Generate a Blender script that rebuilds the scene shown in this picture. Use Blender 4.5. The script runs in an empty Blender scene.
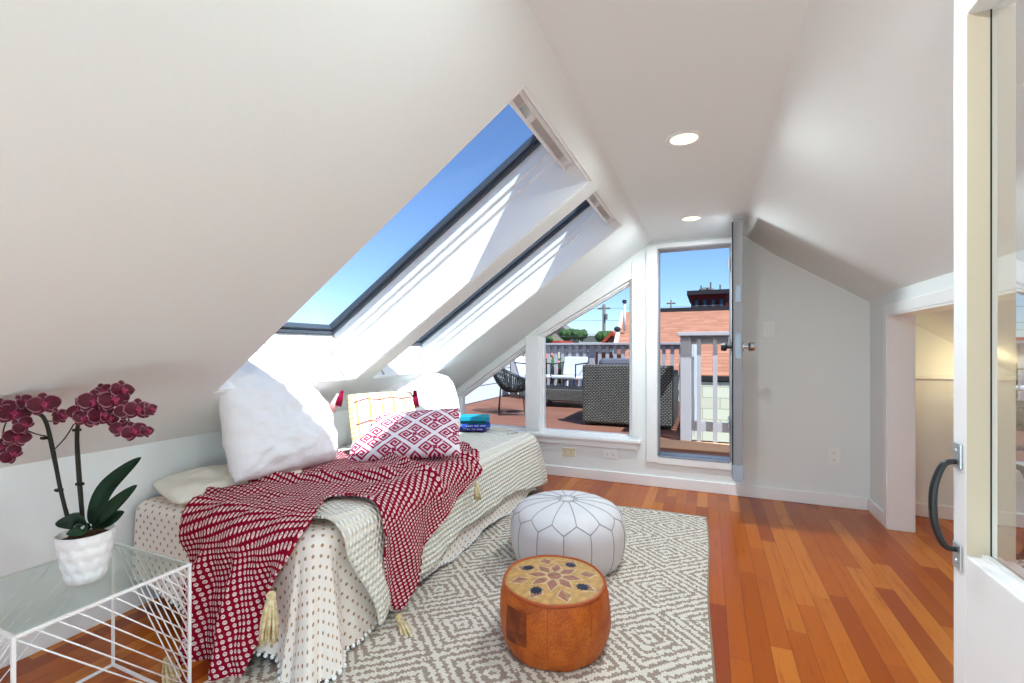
import bpy, math, random
from mathutils import Vector, noise
random.seed(7)
C = bpy.context.scene.collection
sc = bpy.context.scene
PI = math.pi
sin, cos, pi = math.sin, math.cos, math.pi

# ------------------------------------------------------------------ helpers
def lin(c):
    def f(v):
        v /= 255.0
        return v / 12.92 if v <= 0.04045 else ((v + 0.055) / 1.055) ** 2.4
    return tuple(f(v) for v in c)

def lerp(a, b, t): return a + (b - a) * t
def clamp(v, a=0., b=1.): return max(a, min(b, v))
def sstep(a, b, x):
    t = clamp((x - a) / (b - a)); return t * t * (3 - 2 * t)
def nz(x, y, z=0.): return noise.noise(Vector((x, y, z)))

class Nd:
    """tiny expression layer over shader math nodes"""
    def __init__(s, nt, sock): s.nt, s.s = nt, sock
    def op(s, o, *a):
        n = s.nt.nodes.new('ShaderNodeMath'); n.operation = o
        for i, v in enumerate((s,) + a):
            if isinstance(v, Nd): s.nt.links.new(v.s, n.inputs[i])
            else: n.inputs[i].default_value = v
        return Nd(s.nt, n.outputs[0])
    def __add__(s, o): return s.op('ADD', o)
    def __sub__(s, o): return s.op('SUBTRACT', o)
    def __mul__(s, o): return s.op('MULTIPLY', o)
    def __truediv__(s, o): return s.op('DIVIDE', o)
    def floor(s): return s.op('FLOOR')
    def frac(s): return s.op('FRACT')
    def abs(s): return s.op('ABSOLUTE')
    def lt(s, v): return s.op('LESS_THAN', v)
    def gt(s, v): return s.op('GREATER_THAN', v)
    def mn(s, v): return s.op('MINIMUM', v)
    def mx(s, v): return s.op('MAXIMUM', v)
    def ping(s, v): return s.op('PINGPONG', v)
    def pw(s, v): return s.op('POWER', v)
    def smooth(s, a, b):
        n = s.nt.nodes.new('ShaderNodeMapRange'); n.interpolation_type = 'SMOOTHSTEP'
        s.nt.links.new(s.s, n.inputs[0]); n.inputs[1].default_value = a; n.inputs[2].default_value = b
        return Nd(s.nt, n.outputs[0])

class Mat:
    def __init__(s, name, col=(200, 200, 200), rough=.6, spec=.3, metal=0., coat=0., sub=0., trans=0., emit=None, es=0.):
        m = s.m = bpy.data.materials.new(name); m.use_nodes = True
        s.nt = m.node_tree; s.b = s.nt.nodes['Principled BSDF']
        s.b.inputs['Base Color'].default_value = (*lin(col), 1)
        s.b.inputs['Roughness'].default_value = rough
        s.b.inputs['Specular IOR Level'].default_value = spec
        s.b.inputs['Metallic'].default_value = metal
        s.b.inputs['Coat Weight'].default_value = coat
        s.b.inputs['Coat Roughness'].default_value = .08
        if emit:
            s.b.inputs['Emission Color'].default_value = (*lin(emit), 1); s.b.inputs['Emission Strength'].default_value = es
    def co(s, kind='Object'):
        n = s.nt.nodes.new('ShaderNodeTexCoord'); v = s.nt.nodes.new('ShaderNodeSeparateXYZ')
        s.nt.links.new(n.outputs[kind], v.inputs[0]); s.vec = n.outputs[kind]
        return [Nd(s.nt, v.outputs[i]) for i in range(3)]
    def comb(s, x, y, z):
        n = s.nt.nodes.new('ShaderNodeCombineXYZ')
        for i, v in enumerate((x, y, z)):
            if isinstance(v, Nd): s.nt.links.new(v.s, n.inputs[i])
            else: n.inputs[i].default_value = v
        return n.outputs[0]
    def noise(s, vec=None, scale=5., detail=3., rough=.5):
        n = s.nt.nodes.new('ShaderNodeTexNoise'); n.inputs['Scale'].default_value = scale
        n.inputs['Detail'].default_value = detail; n.inputs['Roughness'].default_value = rough
        if vec is None:
            if not hasattr(s, 'vec'): s.co()
            vec = s.vec
        s.nt.links.new(vec, n.inputs['Vector']); return Nd(s.nt, n.outputs['Fac'])
    def white(s, x, y):
        n = s.nt.nodes.new('ShaderNodeTexWhiteNoise'); n.noise_dimensions = '2D'
        s.nt.links.new(s.comb(x, y, 0.), n.inputs['Vector']); return Nd(s.nt, n.outputs['Value'])
    def mix(s, fac, a, b):
        n = s.nt.nodes.new('ShaderNodeMix'); n.data_type = 'RGBA'
        for v, i in ((fac, 0), (a, 6), (b, 7)):
            if isinstance(v, Nd): s.nt.links.new(v.s, n.inputs[i])
            elif isinstance(v, bpy.types.NodeSocket): s.nt.links.new(v, n.inputs[i])
            elif i == 0: n.inputs[0].default_value = v
            else: n.inputs[i].default_value = (*lin(v), 1)
        return n.outputs[2]
    def ramp(s, fac, stops):
        n = s.nt.nodes.new('ShaderNodeValToRGB'); s.nt.links.new(fac.s, n.inputs[0])
        e = n.color_ramp.elements
        while len(e) < len(stops): e.new(.5)
        for i, (p, c) in enumerate(stops): e[i].position = p; e[i].color = (*lin(c), 1)
        return n.outputs[0]
    def attr(s, name='pat'):
        n = s.nt.nodes.new('ShaderNodeAttribute'); n.attribute_name = name; return n.outputs['Color']
    def col(s, sock): s.nt.links.new(sock.s if isinstance(sock, Nd) else sock, s.b.inputs['Base Color']); return s
    def rough(s, nd): s.nt.links.new(nd.s, s.b.inputs['Roughness']); return s
    def bump(s, nd, strength=.3, dist=.01):
        n = s.nt.nodes.new('ShaderNodeBump'); n.inputs['Strength'].default_value = strength; n.inputs['Distance'].default_value = dist
        s.nt.links.new(nd.s, n.inputs['Height']); s.nt.links.new(n.outputs[0], s.b.inputs['Normal']); return s
    def mottle(s, c1, c2, scale=8., bump=0., detail=4.):
        n = s.noise(scale=scale, detail=detail); s.col(s.mix(n.smooth(.3, .7), c1, c2))
        if bump: s.bump(n, bump)
        return s

def glass_mat(name, ior=1.5, tint=(255, 255, 255), rough=0.):
    m = bpy.data.materials.new(name); m.use_nodes = True; nt = m.node_tree
    nt.nodes.clear(); out = nt.nodes.new('ShaderNodeOutputMaterial')
    mx = nt.nodes.new('ShaderNodeMixShader'); t = nt.nodes.new('ShaderNodeBsdfTransparent'); g = nt.nodes.new('ShaderNodeBsdfGlossy')
    lw = nt.nodes.new('ShaderNodeLayerWeight'); lw.inputs[0].default_value = .5; f0 = ((ior - 1) / (ior + 1)) ** 2
    pw_ = nt.nodes.new('ShaderNodeMath'); pw_.operation = 'POWER'; pw_.inputs[1].default_value = 5; nt.links.new(lw.outputs['Facing'], pw_.inputs[0])
    f = nt.nodes.new('ShaderNodeMath'); f.operation = 'MULTIPLY_ADD'; f.inputs[1].default_value = 1 - f0; f.inputs[2].default_value = f0; nt.links.new(pw_.outputs[0], f.inputs[0])
    t.inputs[0].default_value = (*lin(tint), 1); g.inputs['Roughness'].default_value = rough
    nt.links.new(f.outputs[0], mx.inputs[0]); nt.links.new(t.outputs[0], mx.inputs[1]); nt.links.new(g.outputs[0], mx.inputs[2])
    nt.links.new(mx.outputs[0], out.inputs[0]); return m

def wloc(o):
    v = Vector((0, 0, 0))
    while o is not None: v = v + o.location; o = o.parent
    return v

class MB:
    def __init__(s): s.v, s.f, s.uv, s.pat = [], [], {}, {}
    def add(s, vs, fs):
        b = len(s.v); s.v += [tuple(v) for v in vs]; s.f += [tuple(b + i for i in f) for f in fs]; return b
    def box(s, x0, x1, y0, y1, z0, z1):
        s.add([(x0, y0, z0), (x1, y0, z0), (x1, y1, z0), (x0, y1, z0), (x0, y0, z1), (x1, y0, z1), (x1, y1, z1), (x0, y1, z1)],
              [(3, 2, 1, 0), (4, 5, 6, 7), (0, 1, 5, 4), (1, 2, 6, 5), (2, 3, 7, 6), (3, 0, 4, 7)]); return s
    def hexa(s, p):       # 8 points, bottom ring then top ring
        s.add(p, [(3, 2, 1, 0), (4, 5, 6, 7), (0, 1, 5, 4), (1, 2, 6, 5), (2, 3, 7, 6), (3, 0, 4, 7)]); return s
    def prism(s, poly, fn, a, b):   # poly of 2D points, fn(u,v,w) -> xyz, from w=a to w=b
        n = len(poly)
        vs = [fn(u, v, a) for u, v in poly] + [fn(u, v, b) for u, v in poly]
        fs = [tuple(range(n - 1, -1, -1)), tuple(range(n, 2 * n))] + [(i, (i + 1) % n, n + (i + 1) % n, n + i) for i in range(n)]
        s.add(vs, fs); return s
    def tube(s, pts, r, seg=8, caps=True, flat=None):
        pts = [Vector(p) for p in pts]; n = len(pts)
        rs = r if isinstance(r, (list, tuple)) else [r] * n
        vs = []; a = None
        for i, p in enumerate(pts):
            d = (pts[min(i + 1, n - 1)] - pts[max(i - 1, 0)]).normalized()
            if a is None:
                a = d.cross(Vector((0.013, 0.021, 1)))
                if a.length < .2: a = d.cross(Vector((0, 1, 0)))
            else: a = a - d * a.dot(d)
            a.normalize(); b = a.cross(d).normalized()
            for k in range(seg):
                t = 2 * PI * (k + .5) / seg
                vs.append(p + (a * cos(t) + b * sin(t) * (flat or 1)) * rs[i])
        fs = [(i * seg + k, i * seg + (k + 1) % seg, (i + 1) * seg + (k + 1) % seg, (i + 1) * seg + k) for i in range(n - 1) for k in range(seg)]
        if caps: fs += [tuple(range(seg - 1, -1, -1)), tuple((n - 1) * seg + k for k in range(seg))]
        s.add(vs, fs); return s
    def bar(s, p0, p1, w=.01, h=None):   # square bar
        return s.tube([p0, p1], (w if h is None else w) * .7071, 4)
    def lathe(s, prof, c=(0, 0, 0), seg=32, fn=None):
        vs = []
        for (r, z) in prof:
            for k in range(seg):
                t = 2 * PI * k / seg
                rr, zz = fn(r, z, t) if fn else (r, z)
                vs.append((c[0] + rr * cos(t), c[1] + rr * sin(t), c[2] + zz))
        n = len(prof)
        fs = [(i * seg + k, i * seg + (k + 1) % seg, (i + 1) * seg + (k + 1) % seg, (i + 1) * seg + k) for i in range(n - 1) for k in range(seg)]
        fs += [tuple(range(seg - 1, -1, -1)), tuple((n - 1) * seg + k for k in range(seg))]
        s.add(vs, fs); return s
    def ball(s, c, r, seg=8, rings=6):
        r = (r, r, r) if not isinstance(r, tuple) else r
        vs = []
        for i in range(rings + 1):
            a = PI * i / rings - PI / 2
            a = clamp(a, -PI / 2 + .05, PI / 2 - .05)
            for k in range(seg):
                t = 2 * PI * k / seg
                vs.append((c[0] + r[0] * cos(a) * cos(t), c[1] + r[1] * cos(a) * sin(t), c[2] + r[2] * sin(a)))
        fs = [(i * seg + k, i * seg + (k + 1) % seg, (i + 1) * seg + (k + 1) % seg, (i + 1) * seg + k) for i in range(rings) for k in range(seg)]
        fs += [tuple(range(seg - 1, -1, -1)), tuple(rings * seg + k for k in range(seg))]
        s.add(vs, fs); return s
    def grid(s, fn, nu, nv, uv=None, pat=None, cu=False):
        b = len(s.v); mu = nu if cu else nu + 1
        for j in range(nv + 1):
            for i in range(mu):
                u, v = i / nu, j / nv
                s.v.append(tuple(fn(u, v)))
                if uv: s.uv[len(s.v) - 1] = uv(u, v)
                if pat: s.pat[len(s.v) - 1] = pat(u, v)
        for j in range(nv):
            for i in range(nu):
                i2 = (i + 1) % mu
                s.f.append((b + j * mu + i, b + j * mu + i2, b + (j + 1) * mu + i2, b + (j + 1) * mu + i))
        return s
    def build(s, name, mat, parent=None, smooth=False, base=None, bevel=0., solid=0., weld=False, sub=0):
        org = wloc(parent) if parent is not None else Vector(base) if base is not None else None
        if org is None:
            xs = list(zip(*s.v)); org = Vector(((min(xs[0]) + max(xs[0])) / 2, (min(xs[1]) + max(xs[1])) / 2, min(xs[2])))
        me = bpy.data.meshes.new(name)
        me.from_pydata([(v[0] - org.x, v[1] - org.y, v[2] - org.z) for v in s.v], [], s.f)
        if s.uv:
            l = me.uv_layers.new(name='UVMap')
            for p in me.loops: l.data[p.index].uv = s.uv.get(p.vertex_index, (0, 0))
        if s.pat:
            a = me.color_attributes.new('pat', 'FLOAT_COLOR', 'POINT')
            for i in range(len(s.v)): a.data[i].color = (*s.pat.get(i, (1, 1, 1)), 1)
        if weld:
            import bmesh
            bm = bmesh.new(); bm.from_mesh(me); bmesh.ops.remove_doubles(bm, verts=bm.verts, dist=.0008)
            bm.to_mesh(me); bm.free()
        if isinstance(mat, Mat): mat = mat.m
        me.materials.append(mat)
        o = bpy.data.objects.new(name, me); C.objects.link(o)
        if parent is not None: o.parent = parent
        else: o.location = org
        if smooth:
            for p in me.polygons: p.use_smooth = True
        me.update()
        if bevel:
            m = o.modifiers.new('bevel', 'BEVEL'); m.width = bevel; m.segments = 2; m.limit_method = 'ANGLE'; m.angle_limit = .7
        if solid:
            m = o.modifiers.new('thick', 'SOLIDIFY'); m.thickness = solid; m.offset = 0
        if sub:
            m = o.modifiers.new('sub', 'SUBSURF'); m.levels = sub; m.render_levels = sub
        return o

def tag(o, label, cat, group=None, kind=None):
    o['label'] = label; o['category'] = cat
    if group: o['group'] = group
    if kind: o['kind'] = kind
    return o
def thing(name, label, cat, loc=(0, 0, 0), group=None, kind=None):
    o = bpy.data.objects.new(name, None); C.objects.link(o); o.location = loc; o.empty_display_size = .05
    return tag(o, label, cat, group, kind)
def lab(o, l): o['label'] = l; return o
def copy_tree(o, parent=None, loc=None):
    c = o.copy(); C.objects.link(c)
    if parent is not None: c.parent = parent
    if loc is not None: c.location = loc
    for ch in list(o.children): copy_tree(ch, c)
    return c
def spline(pts, n):
    """Catmull-Rom through tuples of any length"""
    m = len(pts) - 1; out = []
    for k in range(n + 1):
        t = k / n * m; i = min(int(t), m - 1); f = t - i
        p0, p1, p2, p3 = pts[max(i - 1, 0)], pts[i], pts[i + 1], pts[min(i + 2, m)]
        out.append(tuple(.5 * (2 * b + (c - a) * f + (2 * a - 5 * b + 4 * c - d) * f * f + (3 * b - a - 3 * c + d) * f ** 3) for a, b, c, d in zip(p0, p1, p2, p3)))
    return out

# ------------------------------------------------------------------ camera
H, FOC, YAW = 1.1, 461.0, math.radians(23.0)
cam = bpy.data.cameras.new('camera'); co = bpy.data.objects.new('camera', cam); C.objects.link(co)
co.location = (0, 0, H); co.rotation_euler = (PI / 2, 0, YAW)
cam.sensor_width = 36; cam.lens = FOC / 1024 * 36; cam.shift_y = 7.5 / 1024; cam.clip_start = .02; cam.clip_end = 500
sc.camera = co
def ray(u, v):
    r = (u - 512) / FOC
    return Vector((r * cos(YAW) - sin(YAW), r * sin(YAW) + cos(YAW), (349 - v) / FOC))
def atf(u, v, f): return Vector((0, 0, H)) + ray(u, v) * f          # at a distance in front
def aty(u, v, Y): d = ray(u, v); return Vector((0, 0, H)) + d * (Y / d.y)

# ------------------------------------------------------------------ materials
M = {}
M['wall'] = Mat('white_wall_paint', (232, 236, 235), .7, .2); M['wall'].bump(M['wall'].noise(scale=60, detail=3), .04)
M['trim'] = Mat('white_trim_paint', (240, 240, 240), .35, .4)
M['lining'] = Mat('white_lining_paint', (242, 242, 242), .55, .25)
M['sash'] = Mat('grey_aluminium_sash', (72, 78, 88), .45, .4)
M['greydoor'] = Mat('grey_door_paint', (150, 150, 155), .45, .4)
M['darkseal'] = Mat('dark_rubber_seal', (38, 40, 46), .7, .2)
M['chrome'] = Mat('brushed_nickel', (200, 200, 205), .25, .5, metal=1)
M['steel'] = Mat('threshold_aluminium', (150, 158, 170), .4, .5, metal=.8)
M['iron'] = Mat('black_iron', (24, 26, 28), .4, .5)
M['zinc'] = Mat('zinc_plate', (190, 195, 200), .35, .5, metal=.9)
M['plastic'] = Mat('white_plastic', (240, 240, 238), .4, .4)
M['ivory'] = Mat('ivory_plastic', (226, 220, 186), .4, .4)
M['slot'] = Mat('dark_slot', (45, 42, 40), .7, .2)
M['glass'] = glass_mat('window_glass', 1.35)
M['doorglass'] = glass_mat('door_glass', 6.)
M['tableglass'] = glass_mat('table_glass', 1.3, (242, 247, 244))
M['white_metal'] = Mat('white_powder_coat', (238, 236, 234), .4, .4)
M['black_metal'] = Mat('black_powder_coat', (28, 30, 34), .45, .4)

# oak strip floor
m = M['floor'] = Mat('oak_strip_floor', rough=.22, spec=.3)
x, y, z = m.co()
W_, L_ = .071, .92
row = (x / W_).floor(); off = m.white(row, row * 0. + 3.3)
yy = y / L_ + off * 5.; pl = yy.floor(); rnd = m.white(row, pl)
g = m.noise(m.comb(x * 22. + rnd * 40., y * 1.6 + rnd * 17., rnd * 9.), 2.2, 5., .6)
g2 = m.noise(m.comb(x * 120., y * 4. + rnd * 31., 0.), 1., 2.)
basec = m.ramp(rnd, [(0., (150, 66, 8)), (.35, (170, 82, 12)), (.7, (180, 92, 18)), (1., (198, 116, 38))])
dark = m.mix(g.smooth(.5, .75) * .55 + g2.smooth(.55, .8) * .15, basec, (140, 62, 22))
fx = (x / W_).frac(); fy = yy.frac()
gap = fx.lt(.018).mx(fx.gt(.982)).mx(fy.lt(.0022))
m.col(m.mix(gap * .6, dark, (92, 46, 20))); m.bump(g * .3 - gap, .12, .004)

# rug
m = M['rug'] = Mat('woven_diamond_rug', rough=.95, spec=.05)
x, y, z = m.co(); q = .0085
xq, yq = (x / q).floor() * q, (y / q).floor() * q
PX, PY = .46, .40
d = (xq + 40.).ping(PX / 2) / (PX / 2) + (yq + 40.).ping(PY / 2) / (PY / 2)
d = d + (m.white((x / q).floor(), (y / q).floor()) - .5) * .07
st = (d * 4.5 + .25).frac().lt(.47)
wv = m.noise(m.comb(x * 260., y * 150., 0.), 1., 2.)
m.col(m.mix(st, m.mix(wv.smooth(.3, .7), (232, 227, 216), (205, 198, 186)), m.mix(wv.smooth(.3, .7), (172, 156, 142), (146, 130, 118))))
rib = ((y / .0085).frac() - .5).abs() * 2.
m.bump(wv + rib * .7 + st * .3, .5, .004)

# bedding
m = M['dots'] = Mat('dotted_cotton', rough=.85, spec=.1)
u, v, _ = m.co('UV'); cs = .047
r1 = (v / (cs * .5)).floor(); sh = (r1 / 2.).frac()
ux = ((u / cs + sh).frac() - .5).abs() * cs; vx = ((v / (cs * .5)).frac() - .5).abs() * cs * .5
dd = ux.pw(2.) + vx.pw(2.) * .75
hue = m.white((u / cs + sh).floor(), r1)
m.col(m.mix(dd.op('SQRT').lt(.0056), m.mix(m.noise(scale=300), (238, 230, 222), (228, 219, 210)), m.mix(hue, (182, 150, 112), (160, 124, 98))))
m.bump(m.noise(scale=22, detail=4), .25, .01)
m = M['knit'] = Mat('cream_bobble_knit', rough=.95, spec=.05)
u, v, _ = m.co('UV'); cs = .024
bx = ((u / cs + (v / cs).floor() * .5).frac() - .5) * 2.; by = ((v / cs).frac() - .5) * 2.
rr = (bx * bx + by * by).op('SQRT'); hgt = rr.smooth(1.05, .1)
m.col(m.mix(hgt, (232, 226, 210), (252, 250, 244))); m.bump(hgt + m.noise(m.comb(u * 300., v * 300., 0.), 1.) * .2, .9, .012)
m = M['throw'] = Mat('crimson_woven_throw', rough=.9, spec=.08)
u, v, _ = m.co('UV'); cu, cv = .0155, .0195
bx = ((u / cu + (v / cv).floor() * .08).frac() - .5) * 2.; by = ((v / cv).frac() - .5) * 2.
rr = (bx * bx * 1.5 + by * by * 1.15).op('SQRT')
ringc = rr.lt(.73); inn = (rr - .28).abs().lt(.09) * by.gt(-.1)
m.col(m.mix(ringc - ringc * inn, m.mix(m.noise(scale=90), (150, 14, 44), (122, 8, 34)), (238, 214, 212)))
m.bump(rr.smooth(.9, .3), .6, .006)
M['linen'] = Mat('white_linen', (236, 235, 236), .85, .1); M['linen'].bump(M['linen'].noise(scale=16, detail=5, rough=.6), .35, .02)
M['cream_linen'] = Mat('cream_linen', (238, 232, 218), .85, .1); M['cream_linen'].bump(M['cream_linen'].noise(scale=14, detail=4), .3, .02)
M['mattress'] = Mat('mattress_ticking', (222, 218, 210), .9, .1)
M['pat'] = Mat('printed_cushion_cotton', rough=.9, spec=.08); M['pat'].col(M['pat'].attr()); M['pat'].bump(M['pat'].noise(scale=300), .15, .003)
M['tassel_cream'] = Mat('cream_tassel_yarn', (226, 208, 168), .95, .05); M['tassel_cream'].mottle((232, 216, 180), (198, 176, 128), 60)
M['tassel_red'] = Mat('crimson_tassel_yarn', (130, 20, 50), .95, .05)
M['tassel_pink'] = Mat('pink_tassel_yarn', (232, 170, 170), .95, .05)
M['pom'] = Mat('white_pompom_yarn', (244, 242, 240), .95, .05)

# poufs
M['wleather'] = Mat('white_leather', (214, 211, 213), .5, .3); M['wleather'].bump(M['wleather'].noise(scale=25, detail=5), .12, .01)
M['wpiping'] = Mat('grey_leather_piping', (158, 156, 156), .6, .2)
m = M['oleather'] = Mat('tan_leather', rough=.5, spec=.35)
n1 = m.noise(scale=11, detail=6, rough=.7); n2 = m.noise(scale=160, detail=2)
m.col(m.mix(n2.smooth(.35, .75) * .45, m.ramp(n1, [(.25, (120, 48, 14)), (.45, (178, 84, 20)), (.6, (198, 102, 28)), (.8, (206, 116, 40))]), (112, 50, 16))); m.bump(n2, .3, .004)
M['opatch'] = Mat('dark_leather_patch', (106, 44, 22), .55, .3); M['opatch'].mottle((138, 64, 26), (100, 40, 18), 30, .2)
M['opiping'] = Mat('russet_leather_piping', (164, 76, 36), .5, .3)
M['otop'] = Mat('patchwork_leather_top', rough=.5, spec=.3); M['otop'].col(M['otop'].attr()); M['otop'].bump(M['otop'].noise(scale=90), .15, .004)

# orchid
M['pot'] = Mat('white_glazed_ceramic', (240, 240, 240), .3, .5)
M['bark'] = Mat('orchid_bark', (62, 42, 30), .9, .1); M['bark'].mottle((82, 58, 38), (40, 28, 20), 60, .6)
m = M['leaf'] = Mat('orchid_leaf', (24, 58, 34), .5, .25); m.mottle((20, 52, 28), (12, 34, 18), 18)
m = M['stem'] = Mat('orchid_stem', (40, 44, 26), .5, .3); m.mottle((34, 34, 20), (26, 20, 16), 40)
m = M['petal'] = Mat('crimson_petal', rough=.55, spec=.25); m.col(m.attr())
M['lip'] = Mat('pink_orchid_lip', (150, 46, 82), .5, .3)
M['clip'] = Mat('dark_plant_clip', (22, 22, 22), .5, .3)

# exterior
m = M['deck'] = Mat('red_brown_deck_boards', rough=.7, spec=.15)
x, y, z = m.co(); row = (y / .14).floor(); fr = (y / .14).frac()
gr = m.noise(m.comb(x * 3., y * 40., row * 3.), 1., 4.)
m.col(m.mix(fr.lt(.05), m.mix(gr, m.mix(m.white(row, row), (140, 92, 74), (126, 80, 64)), (108, 68, 54)), (50, 30, 24)))
M['rail'] = Mat('lavender_grey_painted_wood', (166, 158, 160), .6, .2)
M['white_wood'] = Mat('white_painted_wood', (205, 203, 204), .6, .2)
m = M['siding'] = Mat('white_lap_siding', rough=.6, spec=.2)
x, y, z = m.co(); fz = (z / .25).frac(); m.col(m.mix(fz.lt(.06), (205, 204, 205), (80, 80, 86)))
m = M['wicker'] = Mat('grey_wicker', rough=.7, spec=.2)
x, y, z = m.co()
a = ((x + y) / .036 + (z / .018).floor() * .5).frac(); bz = (z / .018).frac()
hw = (a - .5).abs().smooth(.5, .2) * (bz - .5).abs().smooth(.5, .2)
m.col(m.mix(hw, (26, 24, 24), m.mix(m.noise(scale=20), (128, 119, 110), (98, 91, 85)))); m.bump(hw, .8, .01)
M['cush'] = Mat('charcoal_outdoor_cushion', (92, 88, 98), .9, .1)
m = M['brick'] = Mat('cream_brick', rough=.85, spec=.1)
x, y, z = m.co(); rw = (z / .2).floor(); fz = (z / .2).frac(); fx = (x / .6 + rw * .5).frac()
m.col(m.mix(fz.lt(.08).mx(fx.lt(.03)), m.mix(m.white(rw, (x / .6 + rw * .5).floor()), (232, 220, 192), (220, 206, 176)), (192, 180, 150)))
m = M['shingle'] = Mat('terracotta_shingles', rough=.85, spec=.1)
x, y, z = m.co(); rw = (y / .28).floor(); fy = (y / .28).frac(); fx = (x / .35 + rw * .5).frac()
m.col(m.mix(fy.lt(.12), m.mix(m.white(rw, (x / .35 + rw * .5).floor()), (172, 116, 92), (154, 100, 78)), (126, 78, 60)))
def flat(name, c, r=.8): M[name] = Mat(name + '_paint', c, r, .15); return M[name]
for n_, c_ in (('darkred', (92, 28, 32)), ('cream', (190, 178, 152)), ('offwhite', (205, 202, 196)), ('salmon', (160, 98, 78)), ('tan_house', (160, 142, 118)), ('greyroof', (112, 106, 104)), ('darkroof', (52, 46, 48)), ('winglass', (60, 72, 92)), ('polewood', (104, 92, 84)), ('brownshingle', (120, 84, 62)), ('redroof', (168, 66, 46)), ('fawn', (176, 150, 118))): flat(n_, c_)
m = M['foliage'] = Mat('tree_foliage', rough=.8, spec=.15); m.mottle((66, 92, 44), (34, 54, 26), 6, .5)
M['bloom'] = Mat('coral_blossom', (226, 118, 110), .7, .2)
M['asphalt'] = Mat('street_ground', (120, 118, 116), .9, .1)

# ------------------------------------------------------------------ room shell
YF, XL, XR, ZC = 3.85, -2.25, 1.02, 1.962
XCL, XCR, YB = -.415, .23, -1.3
SL, SR = .694, .65
def zl(x): return ZC + SL * (x - XCL) if x < XCL else ZC
def zr(x): return ZC - SR * (x - XCR) if x > XCR else ZC
ST = dict(kind='structure')
b = MB(); b.box(XL - .05, 2.3, YB, YF + .02, -.06, 0); tag(b.build('floor', M['floor'], base=(0, 0, 0)), 'orange oak strip floor of the attic room', 'floor', **ST)

b = MB()
fy = lambda u, v, w: (u, w, v)
DX0, DX1, DZ0, DZ1 = -.369, .166, .242, 1.9
W2 = dict(x0=-1.372, x1=-.572, z=.362, t0=1.222, t1=1.672)
W1 = dict(x0=-2.2, x1=-1.500, z=.362, t0=.648, t1=1.134)
for poly in [
    [(XL, 0), (DX0, 0), (DX0, .362), (XL, .362)],
    [(XL, .362), (W1['x0'], .362), (W1['x0'], W1['t0']), (XL, zl(XL))],
    [(W1['x0'], W1['t0']), (W1['x1'], W1['t1']), (W1['x1'], zl(W1['x1'])), (XL, zl(XL))],
    [(W1['x1'], .362), (W2['x0'], .362), (W2['x0'], zl(W2['x0'])), (W1['x1'], zl(W1['x1']))],
    [(W2['x0'], W2['t0']), (W2['x1'], W2['t1']), (W2['x1'], zl(W2['x1'])), (W2['x0'], zl(W2['x0']))],
    [(W2['x1'], .362), (DX0, .362), (DX0, ZC + .03), (XCL, ZC + .03), (W2['x1'], zl(W2['x1']))],
    [(DX0, DZ1), (DX1, DZ1), (DX1, ZC + .03), (DX0, ZC + .03)],
    [(DX0, 0), (DX1, 0), (DX1, DZ0), (DX0, DZ0)],
    [(DX1, 0), (2.3, 0), (2.3, zr(2.3)), (XCR, ZC + .03), (DX1, ZC + .03)],
]: b.prism(poly, fy, YF, YF + .14)
tag(b.build('wall_far', M['wall'], base=(0, YF, 0)), 'white end wall with the deck door and slanted windows', 'wall', **ST)
b = MB(); b.box(XL - .1, XL, YB, YF, 0, zl(XL) + .01); tag(b.build('wall_left', M['wall'], base=(XL, 1.5, 0)), 'low white knee wall behind the bed', 'wall', **ST)
b = MB()
OY0, OY1, OZ = 1.75, 3.494, 1.313
for y0, y1, z0, z1 in ((OY1, YF, 0, zr(XR)), (OY0, OY1, OZ, zr(XR)), (YB, OY0, 0, zr(XR))):
    b.hexa([(XR, y0, z0), (XR + .12, y0, z0), (XR + .12, y1, z0), (XR, y1, z0), (XR, y0, z1), (XR + .12, y0, zr(XR + .12)), (XR + .12, y1, zr(XR + .12)), (XR, y1, z1)])
tag(b.build('wall_right', M['wall'], base=(XR, 2, 0)), 'low white side wall with the closet opening', 'wall', **ST)
b = MB(); b.box(2.2, 2.3, YB, YF, 0, 1); b.box(XR + .12, 2.2, OY0 - .5, OY0 - .4, 0, 1.4)
tag(b.build('wall_closet', M['wall'], base=(2.2, 2, 0)), 'plain inner walls of the low eaves closet', 'wall', **ST)
b = MB(); b.box(XCL - .02, XCR, YB, YF + .14, ZC, ZC + .05); tag(b.build('ceiling', M['wall'], base=(0, 2, ZC)), 'flat white strip of ceiling with recessed lights', 'ceiling', **ST)
b = MB()
ny = 40
def rslope(u, v):
    yv = lerp(YB, YF + .14, v); xv = lerp(XCR, 2.35, u)
    dip = .03 * sstep(3.46, 3.85, yv)
    return (xv, yv, zr(xv) - dip * sstep(0, .1, u))
b.grid(rslope, 20, ny); b.grid(lambda u, v: Vector(rslope(u, v)) + Vector((0, 0, .06)), 20, ny)
tag(b.build('ceiling_right', M['wall'], smooth=True, base=(1, 2, 1.5)), 'white sloped ceiling above the closet side', 'ceiling', **ST)

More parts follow.
